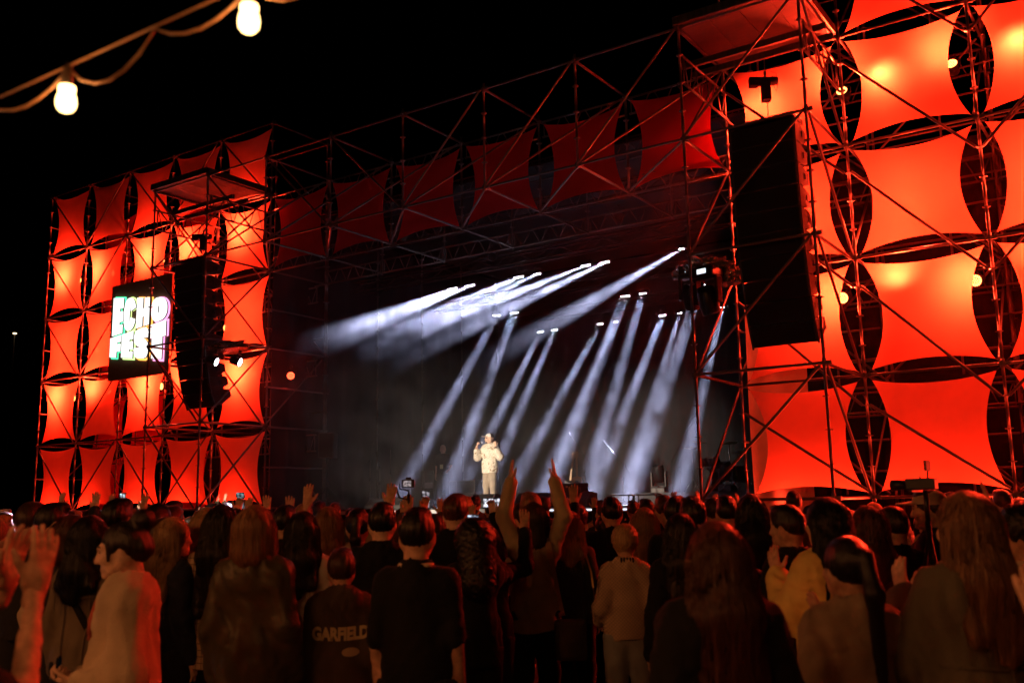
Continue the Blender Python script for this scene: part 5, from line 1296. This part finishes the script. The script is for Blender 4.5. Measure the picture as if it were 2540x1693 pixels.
n = field_mesh([ell((s*.033,.088,1.612),(.024,.012,.017),.004) for s in (-1,1)]+[cap((s*.05,.082,1.616),(s*.08,.0,1.606),.004,.004,.004) for s in (-1,1)]+[cap((-.02,.098,1.616),(.02,.098,1.616),.004,.004,.004)], .004); obj('sunglasses', net_mesh('sunglasses', (tilt_pts(n[0],TL), n[1]), mat('sunglass',(.12,.05,.02),.15,coat=.5)), None, sgr)
n = field_mesh([ell((0,.082,1.502),(.030,.022,.020),.01), cap((-.055,.03,1.535),(-.02,.085,1.515),.012,.012,.02), cap((.055,.03,1.535),(.02,.085,1.515),.012,.012,.02)], .006); obj('beard', net_mesh('beard', (tilt_pts(n[0],TL), n[1]), HAIR['dark']), None, sgr)
e_, wr_, d_, _n, _c = arm('thumb', -1); b = bmesh.new(); bm_tube(b, Vector(wr_-d_*.035), Vector(wr_-d_*.01), .034, None, 14); obj('watch', new_me('watch', b, M_BLACKMETAL), None, sgr)
b = bmesh.new()
for s in (-1,1): bm_box(b, (s*.105-.055,-.08,0), (s*.105+.055,.17,.09), .03)
obj('shoes', new_me('shoes', b, mat('shoe_white',(.6,.6,.58),.6)), None, sgr)
mm = local_matrix(sgr); e_, wr_, d_, _n, _c = arm('mic', 1)
hp_ = mm @ Vector(wr_ + d_*.08); mp_ = mm @ Vector(tilt_pts(V3(0,.125,1.535)[None], TL)[0]); dr = (mp_-hp_).normalized()
mc = thing('microphone', 'black wireless microphone in the hand of the singer', 'microphone', hp_); 
b = bmesh.new(); bm_tube(b, dr*-.14, dr*.10, .013, .019, 12); obj('handle', new_me('handle', b, M_BLACKMETAL), None, mc)
b = bmesh.new(); c_ = dr*.125; bmesh.ops.create_uvsphere(b, u_segments=14, v_segments=10, radius=.029, matrix=Matrix.Translation(c_)); obj('grille', new_me('grille', b, mat('mic_grille',(.55,.55,.57),.35,.8,bump=.5,bscale=400)), None, mc)
crew = person('bald crew man in black with a pale badge at the rear of the stage', 0, 0, H=1.76, fem=False, hair=None, top='tee', tc='black', legs='charcoal', pL='bag', pR='down', loc=(12.0,5.0,DECK), yaw=0, base=Vector((16,-4,DECK)), near=True, sleeve=.42, eyes_=True)
obj('badge', box_mesh('badge', (-.045,.165,1.05), (.045,.172,1.17), mat('badge_card',(.55,.60,.35),.5)), None, crew)

# ================================================================== FOREGROUND
P_ = {}
P_['clapL'] = person('person at the left edge in black clapping with raised hands', -196, 2.75, H=1.76, fem=False, hair='short', hc='dark', top='tee', tc='black', pL='clap_hi', pR='clap_hi', yaw=-22, sleeve=.45, skin_=SKIN[1])
# woman in the shawl
TL2 = (-.08, -.14)
sw_ = person('woman in a beige shawl with dark hair tied up, walking to the left', 297, 4.55, 1192, hair='bun', hc='dark', top='sweater', tc='beige', legs='charcoal', pL='hold', pR='hold', yaw=112, tilt=TL2, eyes_=True, skin_=SKIN[2], base=None)
P = [cap((-.15,-.02,1.40),(.15,-.02,1.40),.075,.075,.06), cap((0,-.01,1.36),(0,0,1.0),.165,.172,.08,.82), cap((0,0,1.0),(.04,-.05,.52),.172,.14,.08,.8),
     cap((.14,-.01,1.38),(.19,-.03,1.10),.062,.068,.06), cap((.19,-.03,1.10),(.11,.10,1.06),.068,.055,.06), cap((-.14,-.01,1.38),(-.19,-.03,1.10),.062,.068,.06), cap((-.19,-.03,1.10),(-.11,.10,1.06),.068,.055,.06), cap((.12,.06,1.05),(.14,.05,.60),.05,.04,.06), cap((-.12,.06,1.05),(-.13,.05,.66),.05,.04,.06),
     cap((-.12,-.04,.95),(-.10,-.08,.48),.11,.08,.06), sub((0,.20,1.40),(.075,.16,.22),.04), sub((.0,.27,1.12),(.065,.12,.26),.03)]
wA, wB = waves(77,.022,.20,4,.25), waves(78,.010,.08,3,.3)
n = field_mesh(P, .0145, lambda X,Y,Z: wA(X,Y,Z)+wB(X,Y,Z), lambda X,Y,Z: np.maximum(.55-Z-.6*X-.2*Y, .080-np.sqrt(X**2+(Y+.01)**2+((Z-1.52)/1.3)**2)))
obj('shawl', net_mesh('shawl', n, cloth('shawl_wool',(.56,.45,.33),bump=.6,bscale=140)), None, sw_)
b = bmesh.new(); bm_path(b, [(.055,-.06,1.475),(.07,.04,1.45),(.05,.10,1.39),(.03,.125,1.31),(.02,.135,1.22)], .02, 8, [.016,.020,.020,.018,.012]); bm_path(b, [(-.055,-.06,1.475),(-.07,.04,1.45),(-.05,.10,1.39),(-.03,.125,1.31),(-.02,.135,1.25)], .02, 8, [.016,.020,.020,.018,.012])
obj('scarf', new_me('scarf', b, cloth('red_scarf',(.42,.10,.08))), None, sw_)
phone_at(sw_, -1, 'dark phone in a pale case held by the woman in the shawl', False, (.02,.02,.02), .1, None, scale=1.15)
# behind her
f3 = person('woman with long black hair in a grey denim jacket with a bag strap', 213, 5.9, 1182, hair='long', hc='black', top='jacket', tc=cloth('grey_denim',(.16,.13,.10),bscale=200), legs='black', yaw=-4, hair_len=1.30)
strap(f3, [(-.10,1.43),(.0,1.25),(.14,1.02)], .035, CL['black'])
person('woman with long black hair in a pale top behind the denim jacket', 150, 6.9, 1195, hair='long', hc='black', top='sweater', tc='beige', yaw=5)
person('man with cropped grey hair and a striped collar near the left edge', 73, 7.6, 1154, fem=False, hair='fade', hc='brown', top='sweater', tc='charcoal', yaw=-14, skin_=SKIN[0])
person('man with dark hair seen in profile beside the cropped grey head', 124, 7.2, 1153, fem=False, hair='short', hc='black', top='tee', tc='black', yaw=-48, face=True, eyes_=True)
person('woman with auburn bob in front of the dark haired man', 172, 6.6, 1181, hair='bob', hc='auburn', top='jacket', tc='charcoal', yaw=-6)
person('man with thick black hair under the left wall panels', 272, 6.9, 1143, fem=False, hair='short', hc='black', top='jacket', tc='black', yaw=-10)
person('woman with dark ponytail standing right behind the shawl', 385, 6.4, 1184, hair='ponytail', hc='brown', top='jacket', tc='plaid_dark', yaw=-8)
person('blonde long haired woman in profile with a dark scarf left of centre', 403, 6.3, 1186, hair='long', hc='blonde', top='jacket', tc='navy', yaw=-38, eyes_=True)
person('bald man standing below the left speaker tower', 398, 10.5, 1150, fem=False, hair='fade', hc='dark', top='tee', tc='black', yaw=-30)
person('blonde woman with a fringe below the left tower', 478, 6.6, 1164, hair='long', hc='blonde', top='jacket', tc='charcoal', yaw=6, hair_len=1.34)
strap(f3, [(-.15,1.30),(0,1.285),(.15,1.30)], .008, MATS['grey_denim'], 'yoke_seam'); strap(f3, [(-.08,1.28),(-.06,.95)], .008, MATS['grey_denim'], 'back_seam'); strap(f3, [(.08,1.28),(.06,.95)], .008, MATS['grey_denim'], 'back_seam')
f6 = person('woman with very long straight dark hair in a pale plaid shirt', 512, 6.2, 1157, hair='long', hc='dark', top='shirt', tc='plaid', legs='black', yaw=2, hair_len=1.06, loose=.02)
f7 = person('woman with a light brown bob in an olive satin jacket', 588, 5.2, 1158, hair='bob', hc='light', top='jacket', tc='satin', legs='black', yaw=-4, loose=.025)
person('man with black hair right of the satin jacket', 655, 7.3, 1158, fem=False, hair='short', hc='black', top='tee', tc='black', yaw=4)
f8 = person('woman with long dark hair in a white t-shirt carrying a backpack', 697, 6.4, 1172, hair='long', hc='dark', top='tee', tc='white', legs='black', yaw=3, sleeve=.52, hair_len=1.22, loose=.012)
b = bmesh.new(); bm_box(b, (-.24,-.36,.90), (-.02,-.20,1.30), .05); obj('backpack', new_me('backpack', b, CL['charcoal']), None, f8)
f9 = person('woman with light brown hair and both arms raised in an olive shirt', 755, 7.2, 1162, hair='long', hc='light', top='shirt', tc=cloth('khaki_shirt',(.30,.27,.17)), legs='black', pL='up_low', pR='up_lowide', yaw=4, sleeve=.78, loose=.02, hair_len=1.30)
f10 = person('woman with a long dark ponytail in a beige top behind the child', 822, 6.8, 1164, hair='ponytail', hc='black', top='tee', tc='beige', legs='black', yaw=6, sleeve=.4, hair_len=1.10, loose=.01)
person('man with dark hair just right of the ponytail', 878, 6.2, 1152, fem=False, hair='short', hc='black', top='jacket', tc='black', yaw=2)
# child with the printed hoodie
f11 = person('child in a dark grey hoodie with cream lettering on the back', 786, 5.3, 1257, fem=True, hair='short', hc='brown', top='hoodie', tc=cloth('grey_brown_hoodie',(.085,.062,.048)), legs='black', yaw=10, loose=.025)
def text_on_back(t, body, size, z, m_, name='print', bold=.012, arch=.0, x0=0.0, off=.005):
    cu = bpy.data.curves.new('lettering', 'FONT'); cu.body = body; cu.size = size; cu.align_x = 'CENTER'; cu.offset = bold; cu.resolution_u = 3
    tmp = bpy.data.objects.new('tmp_lettering', cu); COL.objects.link(tmp); dg = bpy.context.evaluated_depsgraph_get(); me = bpy.data.meshes.new_from_object(tmp.evaluated_get(dg)); bpy.data.objects.remove(tmp)
    b = bmesh.new(); b.from_mesh(me); bpy.data.meshes.remove(me)
    bmesh.ops.triangulate(b, faces=b.faces); bmesh.ops.subdivide_edges(b, edges=[e for e in b.edges if e.calc_length() > .02], cuts=2)
    bvh = top_bvh(t)
    for v in b.verts: x, y = v.co.x, v.co.y*1.35; v.co = on_back(bvh, x+x0, z+y-arch*x*x*30, off)
    return obj(name, new_me(name, b, m_), None, t)
text_on_back(f11, 'GARFIELD', .074, 1.205, mat('cream_print',(.62,.52,.33),.8), 'lettering', .004, -.012)
b = bmesh.new(); bv = top_bvh(f11)
ctr = [on_back(bv, 0.06+.052*math.cos(a*math.pi/10), 1.135+.026*math.sin(a*math.pi/10), .006) for a in range(20)]
b.faces.new([b.verts.new(p) for p in ctr]); obj('printed_bubble', new_me('printed_bubble', b, mat('cream_print2',(.45,.34,.24),.8)), None, f11)
f12 = person('man with short dark hair in a black t-shirt seen from behind at centre', 958, 4.65, 1164, fem=False, hair='short', hc='black', top='tee', tc='black', legs='black', yaw=-6, loose=.0, sleeve=.5, skin_=SKIN[0])
P = [cap((-.03,-.03,1.462),(.03,-.03,1.462),.058,.058,.03)]; n = field_mesh(P, .010, None, lambda X,Y,Z: np.maximum(1.452-Z, .0)+0*X if False else np.maximum(1.450-Z, Z-1.478)+0*X+0*Y); obj('collar', net_mesh('collar', n, CL['cream']), None, f12)
person('man with brown hair lit from the right, between the black t-shirt and the phones', 1046, 6.9, 1132, fem=False, hair='short', hc='auburn', top='jacket', tc='black', yaw=-12)
f13 = person('woman with curly black hair holding up a phone', 1085, 5.9, 1190, hair='curly_long', hc='black', top='jacket', tc='black', legs='black', pR='phone', pL='down', yaw=18)
phone_at(f13, 1, 'phone with a bright screen held by the curly haired woman', False, (.6,.65,.8), 1.4)
f13b = person('person in black with one raised hand beside the olive blazer', 1118, 6.6, 1205, hair='bob', hc='black', top='jacket', tc='black', pR='wave', pL='down', yaw=5)
f14 = person('woman in an olive blazer with both arms raised straight up', 1225, 7.3, 1152, hair='bob', hc='brown', top='blazer', tc=cloth('khaki_blazer',(.46,.38,.25)), legs='charcoal', pL='up_edge', pR='up_edge', yaw=-3, loose=.012, hair_len=1.42)
strap(f14, [(0,1.40),(.0,.86)], .006, MATS['khaki_blazer'], 'back_seam')
strap(f14, [(.10,1.44),(.13,1.25),(.17,1.02),(.19,.92)], .045, cloth('tan_strap',(.45,.26,.15)), 'shoulder_strap')
hb = bmesh.new(); bm_box(hb, (.13,-.27,.62), (.36,-.14,.90), .03); obj('handbag', new_me('handbag', hb, cloth('brown_leather',(.11,.075,.05),.5,.2)), None, f14)
f15 = person('blonde woman with a dark jacket and chain strap right of the blazer', 1308, 7.6, 1172, hair='long', hc='blonde', top='jacket', tc=cloth('dark_green_jacket',(.045,.05,.035)), yaw=-8, hair_len=1.34)
strap(f15, [(.11,1.43),(.16,1.25),(.18,1.05)], .014, mat('chain_gold',(.5,.32,.12),.35,.8), 'chain_strap')
f16 = person('woman with short curly blonde hair in a quilted beige jacket', 1432, 6.7, 1204, hair='curly', hc='blonde', top='jacket', tc='quilt', legs=CL['denim_light'], pL='bag', pR='bag', yaw=-4, hem=.90)
for i_ in range(4): pass
b = bmesh.new(); bv = top_bvh(f16)
for k_ in range(5): bm_box(b, (-.05+k_*.022,-.105,1.462), (-.038+k_*.022,-.092,1.497), .002)
obj('striped_collar', new_me('striped_collar', b, CL['black']), None, f16)
f17 = person('woman with very long dark hair in black, large in the foreground', 1640, 3.2, 1196, hair='long', hc='auburn', top='coat', tc='black', legs='black', yaw=4, hair_len=1.02, loose=.05, hem=.7)  # auburn on dark hair paints in the red stage light
tb = thing('tote_bag', 'plain beige tote bag at the hip of the long haired foreground woman', 'bag', ground_pt(1712,2.85)+Vector((0,0,.90)), facing(ground_pt(1712,2.85),-10)); 
n = field_mesh([cap((-.17,0,.0),(.17,0,.0),.05,.05,.03,.7), cap((-.17,0,.27),(.17,0,.27),.028,.028,.03,.7), cap((-.16,0,.13),(.16,0,.13),.045,.045,.09,.7), cap((-.17,0,.02),(-.17,0,.26),.03,.025,.05,.7), cap((.17,0,.02),(.17,0,.26),.03,.025,.05,.7)], .012, waves(5,.012,.1)); obj('pouch', net_mesh('pouch', n, CL['beige']), None, tb)
b = bmesh.new(); bm_path(b, [(-.10,0,.24),(-.11,-.03,.28),(-.13,-.05,.24),(-.14,-.055,.14)], .011, 6); obj('handle', new_me('handle', b, CL['beige']), None, tb)
f18 = person('woman with light brown hair and a hair clip behind the quilted jacket', 1478, 7.6, 1164, hair='long', hc='light', top='jacket', tc='black', yaw=-6, hair_len=1.30)
f18b = person('man with one hand raised high and black hair below the stage wedge', 1405, 8.2, 1140, fem=False, hair='short', hc='black', top='tee', tc='black', pL='wave', yaw=-3)
person('man with black hair turned to the left below the drum kit', 1553, 7.3, 1138, fem=False, hair='short', hc='black', top='jacket', tc='black', yaw=-32, eyes_=True)
person('man with dark hair and a red lit cheek below the tower foot', 1590, 6.5, 1138, fem=False, hair='short', hc='dark', top='jacket', tc='black', yaw=-8)
tc_ = person('young man in a dark cap looking back over the crowd', 1538, 8.6, 1152, fem=False, hair=None, top='jacket', tc='black', yaw=160, eyes_=True); cap_parts(tc_, None, CL['black'], CL['black'], CL['black'])
person('woman with long dark hair behind the large foreground woman', 1560, 5.8, 1176, hair='long', hc='dark', top='jacket', tc='black', yaw=0)
person('boyish head with short hair near the right tower foot', 1668, 8.0, 1140, fem=False, hair='fade', hc='black', top='tee', tc='black', yaw=-14)
person('woman with straight black hair in front of the green lit tarpaulin', 1722, 7.2, 1133, hair='long', hc='black', top='jacket', tc='black', yaw=-4)
f19 = person('man with shaved sides in black clapping at the right', 1806, 5.8, 1160, fem=False, hair='fade', hc='black', top='jacket', tc='black', pL='clap', pR='clap', yaw=38, skin_=SKIN[1], eyes_=True)
f20 = person('woman with black hair in a yellow jacket with a dark bag strap', 1893, 5.1, 1141, hair='long', hc='black', top='jacket', tc='yellow', legs='black', yaw=20, hair_len=1.36, loose=.03, pL='clap', pR='down')
strap(f20, [(-.13,1.42),(-.11,1.25),(-.08,1.05)], .022, CL['black'])
f21 = person('woman with a black ponytail in a taupe sweater, near at the right', 1935, 3.7, 1226, hair='ponytail', hc='black', top='sweater', tc='taupe', legs='black', yaw=8, hair_len=1.18, loose=.035, pL='bag', pR='clap')
person('man with cropped hair in a black t-shirt, near the camera rig', 2050, 6.6, 1164, fem=False, hair='fade', hc='dark', top='tee', tc='black', yaw=6)
person('woman with long auburn hair left of the cropped haired man', 1988, 6.0, 1160, hair='long', hc='auburn', top='jacket', tc='black', yaw=4)
f23 = person('camera operator in a pale cap behind the camera rig', 2135, 6.9, 1124, fem=False, hair='fade', hc='dark', top='jacket', tc='black', yaw=48, pL='front', pR='front', eyes_=True); cap_parts(f23, None, CL['cream'], CL['cream'], CL['cream'])
f24 = person('woman with long light brown hair in a grey coat, large at the right', 2212, 3.8, 1126, hair='long', hc='light', top='coat', tc=cloth('grey_green_coat',(.14,.13,.10)), legs='black', yaw=6, hair_len=1.20, loose=.045, pL='clap', pR='bag')
strap(f24, [(-.18,1.16),(0,1.15),(.18,1.16)], .012, MATS['grey_green_coat'], 'yoke_seam'); strap(f24, [(.02,1.15),(.03,.8)], .010, MATS['grey_green_coat'], 'back_seam')
f25 = person('person at the right edge raising blurred hands very near the camera', 2750, 2.4, H=1.64, hair='short', hc='dark', top='sweater', tc='brown', pL='clap_hi', pR='clap_hi', yaw=38, sleeve=.5)
f26 = person('bearded man in a beige vest with black hair at the right edge', 2338, 5.0, 1158, fem=False, hair='curly', hc='black', top='tee', tc='cream', yaw=52, pR='wave', eyes_=True)
# raised hands farther off at the left and centre, with phones
q = person('person with dark sleeves raising both hands at the far left', 150, 9.8, 1172, hair='short', hc='dark', top='jacket', tc='navy', pL='up_low', pR='up_low', yaw=0, fem=False)
q = person('person raising both bare hands below the sign', 268, 10.2, 1172, fem=True, hair='bob', hc='dark', top='tee', tc='white', pL='up_low', pR='up_low', yaw=0, sleeve=.4)
q = person('person filming with an upright phone at the left', 213, 8.6, 1188, fem=True, hair='bob', hc='light', top='jacket', tc='grey', pR='phone_hi', pL='phone', yaw=0); phone_at(q, 1, 'upright phone with a pale screen held over the left crowd', False, (.55,.7,.75), 1.5)
q = person('person raising one phone below the left tower', 552, 9.0, 1180, fem=True, hair='long', hc='brown', top='jacket', tc='charcoal', pL='phone_hi', pR='up_low', yaw=0); phone_at(q, -1, 'small phone raised below the left tower', False, (.35,.45,.5), .8)
q = person('person with striped cuffs raising both hands beside the left tower', 602, 8.2, 1185, fem=True, hair='bob', hc='auburn', top='tee', tc='beige', pL='up_low', pR='up_low', yaw=0, sleeve=.4)
q = person('person filming sideways with a phone right of the raised arms', 800, 8.6, 1195, fem=True, hair='bob', hc='dark', top='tee', tc='black', pL='phone', pR='phone', yaw=0, sleeve=.4); phone_at(q, -1, 'sideways phone with a bluish screen held between raised arms', True, (.45,.55,.7), 1.4)
q = person('person filming the singer with a sideways phone', 1098, 7.6, 1190, fem=True, hair='long', hc='dark', top='jacket', tc='black', pR='phone_hi', pL='down', yaw=0); phone_at(q, 1, 'sideways phone showing the stage just below the singer', True, (.75,.75,.85), 1.7)
q = person('person with a red cased phone left of the singer', 1000, 8.4, 1178, fem=True, hair='bob', hc='dark', top='jacket', tc='black', pL='phone_hi', pR='down', yaw=0); phone_at(q, -1, 'small red rimmed phone raised left of the singer', False, (.5,.45,.5), 1.0)
q = person('videographer raising a gimbal camera above the crowd', 848, 7.8, 1168, fem=False, hair='short', hc='black', top='sweater', tc=CL['brown'], pR='wave', pL='down', yaw=0)
e_, wr_, d_, _n, _c = arm('wave', 1); gp = local_matrix(q) @ Vector(wr_ + d_*.09)
gb = thing('gimbal_camera', 'small camera on a handheld gimbal raised above the crowd', 'camera', gp, facing(gp, 0)); gb.scale = (.75,)*3
b = bmesh.new(); bm_tube(b, (0,0,-.08), (0,0,.10), .017); bm_path(b, [(0,0,.10),(.0,-.02,.14),(-.09,-.02,.16),(-.09,-.02,.22)], .012, 6); bm_path(b, [(0,0,.04),(-.10,0,.07),(-.13,0,.17)], .010, 6); obj('grip', new_me('grip', b, M_BLACKMETAL), None, gb)
b = bmesh.new(); bm_box(b, (-.075,-.03,.17), (.065,.035,.26), .012); bm_box(b, (-.03,-.02,.26), (.03,.02,.285), .006); obj('camera_body', new_me('camera_body', b, M_BLACKMETAL), None, gb)
b = bmesh.new(); bm_lathe(b, [(.032,.03),(.034,.10),(.036,.13),(.028,.13),(.02,.125)], 16, (0,0,.215), axis='y'); obj('lens', new_me('lens', b, M_BLACKMETAL), None, gb); obj('screen', box_mesh('screen', (-.055,-.036,.185), (.03,-.031,.245), screen_mat((.6,.5,.5),.7)), None, gb)
# camera rig on the right
rp = ray_pt(2112,1112,6.4)
rg = thing('camera_rig', 'film camera rig with monitor on an arm above the right crowd', 'camera', rp, facing(rp, 40)); rg.scale = (.62,)*3
b = bmesh.new(); bm_box(b, (-.06,-.16,-.05), (.06,.12,.06), .012); obj('camera_body', new_me('camera_body', b, M_BLACKMETAL), None, rg)
b = bmesh.new(); bm_lathe(b, [(.045,.12),(.05,.2),(.055,.27),(.04,.27),(.03,.26)], 16, (0,0,0), axis='y'); obj('lens', new_me('lens', b, M_BLACKMETAL), None, rg)
b = bmesh.new(); bm_box(b, (-.07,-.10,.13), (.07,-.075,.23), .006); obj('monitor', new_me('monitor', b, M_BLACKMETAL), None, rg)
b = bmesh.new(); bm_tube(b, (0,-.08,.05), (0,-.09,.14), .010); bm_box(b, (-.18,.02,-.075), (.18,.05,-.05), .006); bm_tube(b, (.14,.035,-.05), (.14,.035,.08), .010); bm_tube(b, (0,-.05,-.06), (0,-.05,-.35), .025); obj('cage', new_me('cage', b, M_BLACKMETAL), None, rg)
b = bmesh.new(); z_ = -rp.z/.62+.02
bm_tube(b, (0,-.05,-.35), (0,-.05,z_+.6), .03)
for a in range(3): bm_tube(b, (0,-.05,-.45), (.45*math.cos(a*2.09),-.05+.45*math.sin(a*2.09),z_), .018)
obj('tripod', new_me('tripod', b, M_BLACKMETAL), None, rg)

# ================================================================== REST OF THE CROWD
rnd = random.Random(21)
ZONE = [(0,230,'before the outer left wall'),(230,400,'below the lit sign'),(400,640,'below the left tower'),(640,900,'before the dark stage side'),(900,1180,'below the singer'),(1180,1420,'right of the singer'),(1420,1640,'below the drum kit'),(1640,1960,'before the right tower'),(1960,2500,'before the right wall')]
HD = {'short':'short','fade':'cropped','long':'long','bob':'bobbed','ponytail':'tied','curly':'curly'}; HCN = {'black':'black','dark':'dark','brown':'brown','auburn':'auburn','light':'light brown','blonde':'blonde','grey':'grey'}
TN = {'jacket':'jacket','tee':'t-shirt','sweater':'sweater','hoodie':'hoodie'}
POS = {'down':'','clap':' clapping','phone':' with a raised hand','up_low':' with both arms up','front':''}
placed = [p for _, p, _ in PEOPLE]
def free(p, r): return all((p.x-q.x)**2+(p.y-q.y)**2 > r*r for q in placed)
made = 0; USED = set()
for k in range(2600):
    D = 8.0 + 15.6*rnd.random()**1.15; u = rnd.uniform(-40, 2390)
    p = ground_pt(u, D)
    if p.y > -3.3 or made >= 135: continue
    if not free(p, .60 if D < 10 else .72): continue
    fem = rnd.random() < .55
    zone = [z for a,c,z in ZONE if a <= max(0,u) < c][0]
    for _try in range(40):
        hair = rnd.choice(['long','long','bob','ponytail','long'] if fem else ['short','fade','short','curly','short']); hc = rnd.choice(['black','dark','dark','brown','brown','auburn','light','blonde','black'])
        top = rnd.choice(['jacket','tee','sweater','hoodie']); tc = rnd.choice(['black','black','charcoal','navy','grey','brown','olive','beige','white','charcoal','denim'])
        po = rnd.choice(['down','down','down','clap','front','down','clap'] if rnd.random() < .9 else ['up_low','phone'])
        lab = f'person, {HD[hair]} {HCN[hc]} hair, {tc} {TN[top]}{POS[po]}, {zone}'
        if lab not in USED: break
    USED.add(lab)
    person(lab, u, D, H=rnd.gauss(1.63 if fem else 1.73, .05), fem=fem, hair=hair, hc=hc, top=top, tc=tc, legs=rnd.choice(['black','denim','charcoal']), pL=po, pR=po, yaw=rnd.gauss(0,12), near=False, group='crowd in front of the stage', seed=made, sleeve=.45 if top == 'tee' else 1.0)
    placed.append(p); made += 1
for t, _, _ in PEOPLE:
    for key in ('_pL','_pR','_top'):
        if key in t: del t[key]
# barrier fence at the far left
fb = thing('crowd_barrier', 'low metal crowd barrier at the far left edge', 'fence', (-1.5,-3.2,0), .0)
L_ = 6.0
for z_ in (.15, 1.12): tube(fb, 'rail', (-1.5-L_/2,-3.2,z_), (-1.5+L_/2,-3.2,z_), .02)
for i_ in range(40): tube(fb, 'bar', (-1.5-L_/2+i_*L_/39,-3.2,.15), (-1.5-L_/2+i_*L_/39,-3.2,1.12), .008)
for i_ in range(3): tube(fb, 'post', (-1.5-L_/2+i_*L_/2,-3.2,0), (-1.5-L_/2+i_*L_/2,-3.2,1.14), .022)
# a lamp far away in the dark
ds = ray_pt(34,766,120); t = thing('street_lamp', 'tiny distant street lamp in the dark at the left', 'street lamp', (ds.x,ds.y,0))
b = bmesh.new(); bm_tube(b, (0,0,0), (0,0,ds.z), .09, .06); obj('post', new_me('post', b, M_STEEL2), None, t)
b = bmesh.new(); bm_box(b, (-.16,-.16,ds.z-.05), (.16,.16,ds.z+.10), .05); obj('lamp_head', new_me('lamp_head', b, emitter('far_lamp',(1,.75,.4),3)), None, t)
